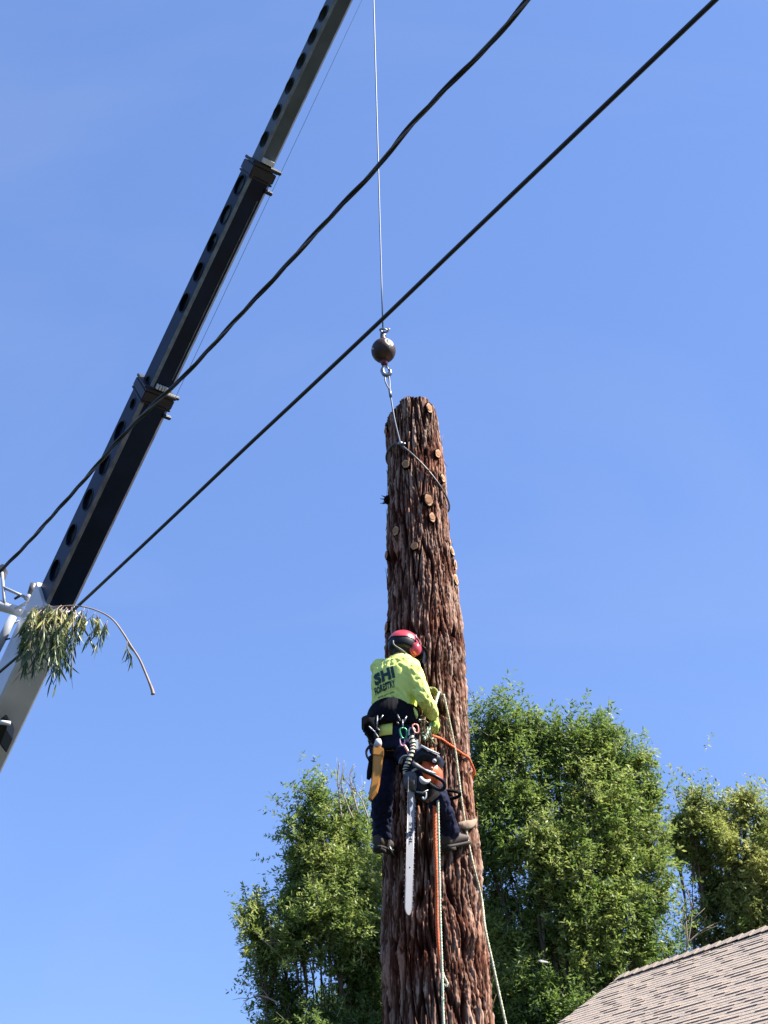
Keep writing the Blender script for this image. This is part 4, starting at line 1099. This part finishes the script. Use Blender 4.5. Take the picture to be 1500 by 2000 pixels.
# back belt and saddle
harness = obj('harness', MB().loft([ell(PY(766 + (1452 - y) * .04, y, YT + .02), .172 + gg, .130 + gg, 32) for y, gg in ((1428, .030), (1424, .036), (1405, .034), (1392, .024))]), MT['web'], person)
m = MB()                                                 # arched back pad
rows_ = []
for t in np.linspace(-1, 1, 15):
    a = -1.57 + t * 1.15 + .15
    top_ = 1379 + 20 * t * t; bot = 1428
    cA = PY(767, top_, YT + .01); cB = PY(767, bot, YT + .02)
    dv = BR * math.cos(a) * .205 + FC * math.sin(a) * .162
    rows_.append((cA + dv, cB + dv * 1.03))
for k_ in range(14):
    a, b = rows_[k_], rows_[k_ + 1]
    oi = lambda p: p + (PY(767, 1405, YT) - p).to_2d().to_3d().normalized() * .03
    m.add([a[0], b[0], b[1], a[1], oi(a[0]), oi(b[0]), oi(b[1]), oi(a[1])], [(0, 1, 2, 3), (7, 6, 5, 4), (0, 4, 5, 1), (2, 6, 7, 3)] + ([(0, 3, 7, 4)] if k_ == 0 else []) + ([(1, 5, 6, 2)] if k_ == 13 else []))
obj('back_pad', m.mesh('back_pad', smooth=True), MT['web'], harness)
m = MB()                                                 # lime shirt tail under the belt
rows_ = []
for t in np.linspace(-1, 1, 13):
    a = -1.57 + t * .62 - .12
    cA, cB = PY(766, 1424, YT + .03), PY(765, 1450 + 1.5 * t, YT + .035)
    dv = BR * math.cos(a) * .196 + FC * math.sin(a) * .153
    rows_.append((cA + dv, cB + dv * 1.01))
for k_ in range(12):
    a, b = rows_[k_], rows_[k_ + 1]; ii = lambda p: p + (PY(767, 1435, YT) - p).to_2d().to_3d().normalized() * .006
    m.add([a[0], b[0], b[1], a[1], ii(a[0]), ii(b[0]), ii(b[1]), ii(a[1])], [(0, 1, 2, 3), (7, 6, 5, 4), (0, 4, 5, 1), (2, 6, 7, 3)])
obj('shirt_tail', m.mesh('shirt_tail', smooth=True), MT['shirt'], shirt)
m = MB()                                                 # buckles and gear loops on the belt
for x, y, x2, y2 in ((776, 1396, 782, 1408), (794, 1399, 788, 1412), (786, 1406, 787, 1424), (775, 1410, 779, 1414), (737, 1398, 736, 1422), (748, 1397, 742, 1406), (737, 1422, 742, 1428)):
    m.tube([PY(x, y, YT - .19), PY(x2, y2, YT - .19)], .006, 6)
m.ball(PY(721, 1419, YT - .12), .009, .009, .009, 10, 8); m.ball(PY(819, 1407, YT - .16), .010, .010, .012, 10, 8)
obj('gear_loop', m, MT['steel'], harness)
m = MB()
for s_, hx in ((-1, 'lh'), (1, 'rh')):                   # leg loops
    c = J[hx].lerp(J[hx[0] + 'k'], .25); d = (J[hx[0] + 'k'] - J[hx]).normalized(); u = d.orthogonal().normalized()
    m.torus(c, .106, .016, u, d.cross(u), 24, 6)
obj('leg_loop', m, MT['web'], harness)
# helmet with ear muffs
def dome(sc, lo, front=True, back=0.0, hi=90, n=32, rr=9):
    m = MB(); rings = []
    for i in range(rr + 1):
        e = math.radians(lo + (hi - 2 - lo) * i / rr)
        rings.append([HC + HR * (0.114 * sc * math.cos(e) * math.cos(2 * math.pi * j / n)) + HF * (0.140 * sc * math.cos(e) * math.sin(2 * math.pi * j / n)) + HU * (0.126 * sc * math.sin(e)) for j in range(n)])
    m.loft(rings); return m
HC = HEAD + HU * .028 - HF * .008
hel = obj('helmet', dome(1.0, -28), MT['black_plastic'], person)
m = MB(); cells = []                                     # red crown plate over the black shell
N_, M_ = 28, 12
for i in range(M_ + 1):
    for j in range(N_ + 1):
        a = math.radians(-90 + 360 * j / N_); lo = -10 + 16 * max(0, -math.sin(a)) - 8 * max(0, math.sin(a)) + 34 * max(0, abs(math.cos(a)) - .55)
        e = math.radians(lo + (88 - lo) * i / M_)
        for_ = Vector(HC + HR * (.114 * 1.035 * math.cos(e) * math.cos(a)) + HF * (.140 * 1.035 * math.cos(e) * math.sin(a)) + HU * (.126 * 1.035 * math.sin(e)))
        cells.append(for_)
m.add(cells, [(i * (N_ + 1) + j, i * (N_ + 1) + j + 1, (i + 1) * (N_ + 1) + j + 1, (i + 1) * (N_ + 1) + j) for i in range(M_) for j in range(N_)])
obj('helmet_crown', m, MT['red_plastic'], hel)
m = MB(); pts = [HC + HR * (.118 * math.cos(a)) + HF * (.150 * math.sin(a) + .03) + HU * .012 for a in np.linspace(.35, math.pi - .35, 14)]
m.tube(pts, [(.03, .006)] * 14, 8, flat=HF - HU * .3)
obj('helmet_peak', m, MT['black_plastic'], hel)
m = MB()
for k_ in range(5): m.tube([HC + HR * (.12 * 1.02 * math.cos(e)) * s_ + HF * .0 + HU * (.135 * 1.045 * math.sin(e)) for s_ in (1,) for e in np.linspace(.2 + k_ * .0, .5, 3)], .006, 5)
obj('helmet_vent', m, MT['pale_grey'], hel)
for s_ in (-1, 1):
    c = HEAD + HR * s_ * .112 - HU * .022 + HF * .012
    mf = MB(); mf.ball(c, .036, .044, .054, 20, 12, (HR, HF, HU)); mf.ball(c - HR * s_ * .022, .022, .048, .058, 20, 10, (HR, HF, HU))
    e_ = obj('ear_muff', mf, MT['red_plastic'], hel)
    obj('muff_arm', MB().tube([c + HR * s_ * .03, c + HR * s_ * .028 + HU * .05, HC + HR * s_ * .124 + HU * .03], .006, 6), MT['black_plastic'], hel)
m = MB(); m.tube(spline([HC - HF * .148 - HU * .04 + HR * .03, HC - HF * .14 - HU * .08 + HR * .04, HC - HF * .08 - HU * .11 + HR * .075, HC + HF * .03 - HU * .13 + HR * .08], 4), (.007), 6)
obj('chin_strap', m, MT['dark_grey'], hel)
m = MB(); vis_ = []
for e in np.linspace(-.05, -.75, 6):
    for a in np.linspace(.45, math.pi - .45, 12):
        vis_.append(HC + HR * (.132 * math.cos(a)) + HF * (.165 * math.sin(a) + .02) + HU * (.17 * e))
m.add(vis_, [(i * 12 + j, i * 12 + j + 1, (i + 1) * 12 + j + 1, (i + 1) * 12 + j) for i in range(5) for j in range(11)])
obj('mesh_visor', m, MT['black_plastic'], hel)

# ================================================================== GEAR HUNG ON THE CLIMBER
YG = YT - .24
def pp(poly, y, ext, bev=.006, m=None):
    m = m or MB(); return m.prism([PY(a, b, y) for a, b in poly], Vector((0, ext, 0)))
sc = thing('saw_scabbard', 'curved orange handsaw scabbard hanging at the left hip of the climber', 'scabbard', PY(737, 1460, YG))
cl = [(738.5, 1460), (738, 1480), (736, 1505), (733, 1528), (729, 1545), (723, 1560)]
wd = [10.5, 9.5, 8.5, 8.5, 8.0, 3.0]
po = [(x - w, y) for (x, y), w in zip(cl, wd)] + [(x + w, y + 1) for (x, y), w in reversed(list(zip(cl, wd)))]
obj('sheath', pp(po, YG, .045).mesh('sheath', .008), MT['yellow_orange'], sc)
obj('sheath_mouth', pp([(728, 1458), (749.5, 1460), (749, 1476), (728, 1474)], YG - .008, .06).mesh('sheath_mouth', .006), MT['yellow_orange'], sc)
obj('saw_handle', MB().tube([PY(737, 1459, YG + .02), PY(739, 1450, YG + .02), PY(739, 1444, YG + .02)], [.03, .026, .018], 12), MT['pale_grey'], sc)
obj('leg_strap', MB().tube(spline([PY(726, 1453, YG), PY(716, 1466, YG), PY(718, 1480, YG), PY(730, 1492, YG + .03)], 5), [(.010, .005)] * 16, 8), MT['web'], sc)
obj('leg_strap', MB().tube([PY(727, 1478, YG + .05), PY(724, 1508, YG + .06), PY(719, 1522, YG + .06)], [.02, .028, .012], 8), MT['web'], sc)
pk = thing('belt_pouch', 'black gear pouch bulging from the left side of the climber belt', 'pouch', PY(722, 1415, YT - .06))
m = MB(); m.prism([PY(a, b, YT - .14) for a, b in ((708, 1402), (716, 1396), (728, 1398), (737, 1394), (741, 1420), (738, 1440), (730, 1436), (722, 1436), (714, 1424), (708, 1420))], Vector((0, .14, 0)))
obj('pouch', m.mesh('pouch', .014, True), MT['web'], pk)
obj('pouch_flap', pp([(706, 1400), (718, 1395), (722, 1406), (712, 1416), (708, 1426), (706, 1420)], YT - .155, .03).mesh('pouch_flap', .006), MT['web'], pk)
obj('pouch_strap', pp([(728, 1432), (738, 1430), (741, 1446), (733, 1450)], YT - .17, .03).mesh('pouch_strap', .004), MT['web'], pk)
obj('pouch_cord', MB().tube([PY(721, 1419, YT - .16), PY(732, 1429, YT - .18), PY(739, 1440, YT - .2)], .004, 6), MT['white_cord'], pk)
# carabiners
def carabiner(px, py, s, mm, label, tilt=0.0, y=YG - .02):
    c = PY(px, py, y); u = Vector((math.cos(tilt), .3, math.sin(tilt))).normalized(); v = Vector((-math.sin(tilt), 0, math.cos(tilt)))
    pts = [c + u * a * s + v * b * s for a, b in ((0, 1), (.55, .75), (.6, 0), (.4, -.8), (0, -1), (-.4, -.8), (-.6, 0), (-.55, .75), (0, 1))]
    tag(obj('carabiner', MB().tube(spline(pts, 4), s * .16, 8), mm), label, 'carabiner', 'carabiners on the climber belt')
carabiner(788, 1432, .040, MT['green_anod'], 'green carabiner clipped on the black belt above the zebra lanyard', .1)
carabiner(786, 1449, .028, MT['pink'], 'small pink hardware link below the green carabiner')
carabiner(812, 1423, .034, MT['orange_anod'], 'salmon pink carabiner at the right hip of the climber', .2)
carabiner(804, 1431, .036, MT['steel'], 'plain steel carabiner beside the salmon pink one', -.25)
# zebra lanyard
ly = thing('spiral_lanyard', 'short black and cream spiral lanyard tying the chainsaw to the belt', 'lanyard', PY(800, 1470, YG))
path = spline([PY(803, 1436, YG - .06), PY(806, 1455, YG - .07), PY(804, 1470, YG - .09), PY(797, 1488, YG - .10), PY(792, 1503, YG - .10), PY(794, 1512, YG - .10), PY(800, 1514, YG - .10), PY(806, 1506, YG - .09), PY(815, 1501, YG - .07)], 10)
n_big = 46
rl = [.019 if j < n_big else .019 - .010 * min(1, (j - n_big) / 8) for j in range(len(path))]
obj('lanyard_core', MB().tube(path, rl, 10), MT['cream_rope'], ly)
m = MB(); cp = []
for j in range(0, n_big * 6):
    t = j / 6; i0 = min(int(t), len(path) - 2); p = path[i0].lerp(path[i0 + 1], t - i0)
    tg = (path[i0 + 1] - path[i0]).normalized(); u = tg.orthogonal().normalized(); u = (Vector((1, 0, 0)) - tg * tg.x).normalized(); w = tg.cross(u)
    a = t * 1.55; cp.append(p + (u * math.cos(a) + w * math.sin(a)) * .0185)
m.tube(cp, .0052, 6)
obj('lanyard_spiral', m, MT['web'], ly)
obj('lanyard_tag', pp([(809, 1446), (817, 1444), (817, 1462), (810, 1464)], YG - .05, .006).mesh('lanyard_tag'), MT['white_cord'], ly)
obj('lanyard_hook', MB().tube(spline([PY(781, 1492, YG - .08), PY(785, 1481, YG - .09), PY(794, 1478, YG - .09), PY(800, 1484, YG - .08)], 5), [(.016, .008)] * 16, 8), MT['steel'], ly)
obj('lanyard_hook', MB().tube(spline([PY(790, 1456, YG - .08), PY(796, 1466, YG - .09), PY(799, 1474, YG - .09)], 5), [.009] * 11, 8), MT['orange_anod'], ly)

# ================================================================== CHAINSAW
YS = YT - .36
saw = thing('chainsaw', 'orange and black chainsaw with long bar hanging nose down from the climber belt', 'chainsaw', PY(820, 1510, YS))
BD = Vector((.80, .60, 0))                               # across the bar: turned partly away
bt_, bb_ = PY(804, 1542, YS), PY(797, 1786, YS)
ax = (bb_ - bt_).normalized(); u = (BD - ax * ax.dot(BD)).normalized(); nn = ax.cross(u).normalized()
hw = .0245
L = (bb_ - bt_).length
def bar_poly(w, r, l0, l1):
    p = [bt_ + ax * l0 - u * w, bt_ + ax * (l1 - r * 2.2) - u * w]
    for a in np.linspace(-1.45, 1.45, 11): p.append(bt_ + ax * (l1 - r * 2.2 + r * 2.2 * math.cos(a)) + u * w * math.sin(a))
    return p + [bt_ + ax * (l1 - r * 2.2) + u * w, bt_ + ax * l0 + u * w]
m = MB(); m.prism([p - nn * .003 for p in bar_poly(hw, hw, -.12, L)], nn * .006)
bar = obj('guide_bar', m.mesh('guide_bar'), MT['bar_steel'], saw)
m = MB(); outl = bar_poly(hw + .003, hw + .003, -.10, L + .004)
m.tube(outl, [(.006, .0035)] * len(outl), 6, flat=u)
ch = obj('saw_chain', m, MT['dark_grey'], saw)
m = MB()
for j in range(44):                                      # cutter teeth along the seen edge
    t = .02 + j / 44 * (L - .06)
    for s_ in (1, -1):
        if s_ < 0 and j % 2: continue
        c = bt_ + ax * t + u * (hw + .006) * s_
        m.prism([c - ax * .006 - nn * .002, c + ax * .006 - nn * .002, c + ax * .004 + u * .009 * s_ - nn * .002], nn * (.005 if j % 2 else -.004))
obj('cutter_teeth', m.mesh('cutter_teeth'), MT['steel'], ch)['kind'] = 'stuff'
me = text_mesh('STIHL', 1.0, .03)
xs = [v.co.x for v in me.vertices]; ys = [v.co.y for v in me.vertices]
tl = (PY(800, 1606, YS) - PY(799, 1650, YS)).length
sx = tl / (max(xs) - min(xs)); sy = hw * 1.05 / (max(ys) - min(ys)); tcx, tcy = (max(xs) + min(xs)) / 2, (max(ys) + min(ys)) / 2
tc0 = PY(799.5, 1628, YS); fn = nn if nn.dot(CAM - tc0) > 0 else -nn
for v in me.vertices:
    x_, y_ = (v.co.x - tcx) * sx, (v.co.y - tcy) * sy
    v.co = bt_ + ax * ((tc0 - bt_).dot(ax) + x_ + y_ * -.12) + u * (y_) + fn * .0045
obj('bar_lettering', me, MT['black_plastic'], bar)
for y_ in (1694,):
    obj('bar_hole', MB().tube([bt_ + ax * ((PY(795, y_, YS) - bt_).dot(ax)) + fn * .0032, bt_ + ax * ((PY(795, y_, YS) - bt_).dot(ax)) + fn * .0046], .005, 10), MT['black_plastic'], bar)
def sp_part(nm, poly, y, ext, bev, mm): return obj(nm, MB().prism([PY(a, b, y) for a, b in poly], Vector((ext * .35, ext, 0))).mesh(nm, bev, True), MT[mm], saw)
sp_part('sprocket_cover', [(789, 1508), (806, 1504), (813, 1512), (812, 1540), (806, 1546), (790, 1540), (787, 1525)], YS - .02, .06, .010, 'dark_grey')
sp_part('powerhead', [(806, 1502), (822, 1510), (846, 1524), (850, 1538), (838, 1548), (828, 1556), (812, 1558), (806, 1545)], YS + .0, .14, .014, 'black_plastic')
sp_part('engine_cover', [(824, 1480), (838, 1484), (853, 1491), (854, 1509), (848, 1530), (835, 1528), (826, 1518), (822, 1500)], YS - .01, .13, .010, 'orange_plastic')
sp_part('rear_housing', [(812, 1468), (824, 1456), (836, 1463), (858, 1472), (855, 1487), (848, 1493), (832, 1484), (820, 1484), (806, 1494), (803, 1486)], YS - .03, .13, .012, 'black_plastic')
obj('housing_rim', MB().tube([PY(822, 1456, YS - .035), PY(836, 1464, YS - .04), PY(858, 1473, YS - .035)], [.007, .009, .006], 8), MT['pale_grey'], saw)
obj('front_handle', MB().tube(spline([PY(806, 1488, YS - .06), PY(817, 1499, YS - .10), PY(832, 1508, YS - .13), PY(850, 1516, YS - .13), PY(865, 1526, YS - .10), PY(869, 1535, YS - .05), PY(862, 1543, YS - .02), PY(848, 1538, YS - .01), PY(838, 1530, YS)], 6), .0125, 10), MT['black_plastic'], saw)
obj('hand_guard', sp_part('hand_guard', [(806, 1486), (814, 1492), (828, 1502), (852, 1510), (850, 1515), (828, 1508), (812, 1500), (804, 1494)], YS - .12, .02, .004, 'dark_grey').data, None, saw) if False else sp_part('hand_guard', [(806, 1486), (814, 1490), (830, 1501), (852, 1509), (850, 1513), (828, 1507), (812, 1499), (804, 1494)], YS - .125, .02, .004, 'dark_grey')
obj('fuel_cap', MB().tube([PY(848, 1486, YS - .05), PY(849, 1486, YS + .0)], .014, 12), MT['pale_grey'], saw)
obj('oil_cap', MB().tube([PY(843, 1501, YS - .05), PY(843, 1501, YS + .0)], .012, 12), MT['orange_anod'], saw)
obj('muffler_guard', MB().tube(spline([PY(821, 1518, YS - .03), PY(826, 1526, YS - .04), PY(834, 1527, YS - .03), PY(840, 1523, YS - .02)], 5), [.010, .013, .016, .017, .018, .018, .018, .017, .016, .015, .014, .012, .010, .009, .007, .006], 10), MT['pale_grey'], saw)
obj('bumper_spike', MB().tube(spline([PY(832, 1548, YS - .01), PY(832, 1556, YS - .01), PY(828, 1561, YS - .01), PY(825, 1557, YS - .01)], 5), .007, 8), MT['pale_grey'], saw)
obj('base_plate', MB().tube([PY(812, 1546, YS - .03), PY(826, 1549, YS - .03), PY(836, 1543, YS - .03)], [.006, .008, .004], 8), MT['steel'], saw)

# ================================================================== ROPES
def rope(nm, pts, r, mm, label, cat='rope', per=8, group='climbing ropes'):
    p = spline(pts, per); t_ = thing(nm, label, cat, p[-1], group)
    # two interlaid strands
    acc = 0; A, B = [], []
    fine = []
    for j in range(len(p) - 1):
        d = (p[j + 1] - p[j]).length; n_ = max(1, int(d / .012))
        fine += [p[j].lerp(p[j + 1], q_ / n_) for q_ in range(n_)]
    fine.append(p[-1])
    mats_ = mm if isinstance(mm, tuple) else (mm, mm)
    for s_ in range(3):
        pts_ = []; acc = 0
        for j, q_ in enumerate(fine):
            if j: acc += (q_ - fine[j - 1]).length
            t = (fine[min(j + 1, len(fine) - 1)] - fine[max(j - 1, 0)]).normalized(); u_ = t.orthogonal().normalized(); w_ = t.cross(u_)
            u_ = Vector((0, -1, 0)) - t * t.dot(Vector((0, -1, 0))); u_.normalize(); w_ = t.cross(u_)
            a = acc * 95 + s_ * 2.094
            pts_.append(q_ + (u_ * math.cos(a) + w_ * math.sin(a)) * r * .5)
        obj('strand', MB().tube(pts_, r * .58, 6), MT[mats_[0] if s_ < 2 else mats_[1]], t_)
    return t_
rope('climbing_rope', [PY(858, 1352, YT + .24), PY(855, 1360, YT + .2), PY(850, 1378, YT + .14), PY(847, 1400, YT + .1), PY(838, 1425, YT + .05), PY(828, 1445, YT)], .0105, ('green_rope', 'cream_rope'), 'mint green rope gripped in the upper gloved hand')
tp = [(862, 1358), (868, 1385), (876, 1425), (884, 1468), (889, 1510), (895, 1560), (902, 1608), (909, 1650), (920, 1700), (934, 1755)]
pts = [on_trunk(x, y, .018)[0] for x, y in tp] + [PY(948, 1815, 9.42), PY(962, 1880, 9.40), PY(976, 1945, 9.38), PY(990, 2010, 9.36), PY(1010, 2110, 9.3)]
pts.append(Vector((pts[-1].x + .05, pts[-1].y, .0)))
rope('climbing_rope', pts, .0095, ('tan_rope', 'cream_rope'), 'long pale tan rope slanting down the right side of the trunk')
rope('climbing_rope', [PY(843, 1462, YT - .1), PY(845, 1500, YT - .08), PY(849, 1560, YT - .06), PY(850, 1640, YT - .05), PY(853, 1720, YT - .04), PY(854, 1800, YT - .03), PY(857, 1850, YT - .03), PY(862, 1893, YT - .03)], .0155, 'orange_rope', 'thick orange rope hanging straight down in front of the lower trunk')
rope('climbing_rope', [PY(850, 1470, YT - .12), PY(854, 1520, YT - .11), PY(856, 1600, YT - .09), PY(858, 1700, YT - .08), PY(860, 1800, YT - .07), PY(863, 1880, YT - .06), PY(865, 1950, YT - .06), PY(868, 2040, YT - .06), PY(868, 2040, YT - .06) - Vector((0, 0, 2.6))], .0095, ('cream_rope', 'green_rope'), 'slim cream and green rope hanging beside the thick orange rope')
rope('rope_tail', [PY(863, 1893, YT - .05), PY(868, 1908, YT - .05), PY(874, 1920, YT - .05), PY(872, 1926, YT - .05), PY(868, 1922, YT - .05)], .007, 'cream_rope', 'small cream loop at the end of the orange rope')
q1 = [PY(845, 1437, YT + .08)] + [on_trunk(x, y, .016)[0] for x, y in ((858, 1445), (872, 1455), (886, 1465), (900, 1475), (910, 1481))]
z0 = q1[-1].z
for a in np.linspace(-.30, 3.3, 14):
    zz = z0 - .05 - .02 * (a + .3); r = trunk_r(zz) + .02; q1.append(Vector((trunk_x(zz) + r * math.cos(a), TY + r * math.sin(a), zz)))
q1.append(PY(742, 1440, YT + .2)); q1.append(PY(744, 1430, YT + .05))
rope('flipline', q1, .0100, 'orange_rope', 'orange flipline running from the belt and round the trunk', 'lanyard', 6)
# tangled hank of thin cord at the right hip
hk_ = thing('cord_hank', 'tangled olive cord hank hanging between the climber and the trunk', 'cord', PY(830, 1425, YT + .03), 'climbing ropes')
random.seed(3)
for j in range(11):
    c = PY(830 + random.uniform(-10, 12), 1424 + random.uniform(-16, 16), YT + random.uniform(-.02, .1)); r = random.uniform(.02, .055)
    a = Vector((random.uniform(-1, 1), random.uniform(-1, 1), random.uniform(-1, 1))).normalized(); b = a.orthogonal().normalized()
    obj('cord_coil', MB().torus(c, r, .0045, a, (a.cross(b) + b * .3).normalized(), 18, 5, 0, random.uniform(3.5, 6.2)), MT['olive'] if j % 3 else MT['tan_rope'], hk_)
# wood chip drifting down in front of the right tree
c = PY(1062, 1877, 14.0)
tag(obj('wood_chip', MB().prism([c + Vector((-.055, 0, .008)), c + Vector((-.03, 0, .016)), c + Vector((.05, .02, -.004)), c + Vector((.045, .02, -.014)), c + Vector((-.03, 0, -.008))], Vector((0, .03, .004))).mesh('wood_chip', .002), MT['white_cord']), 'pale falling wood chip in front of the largest green tree', 'wood chip')
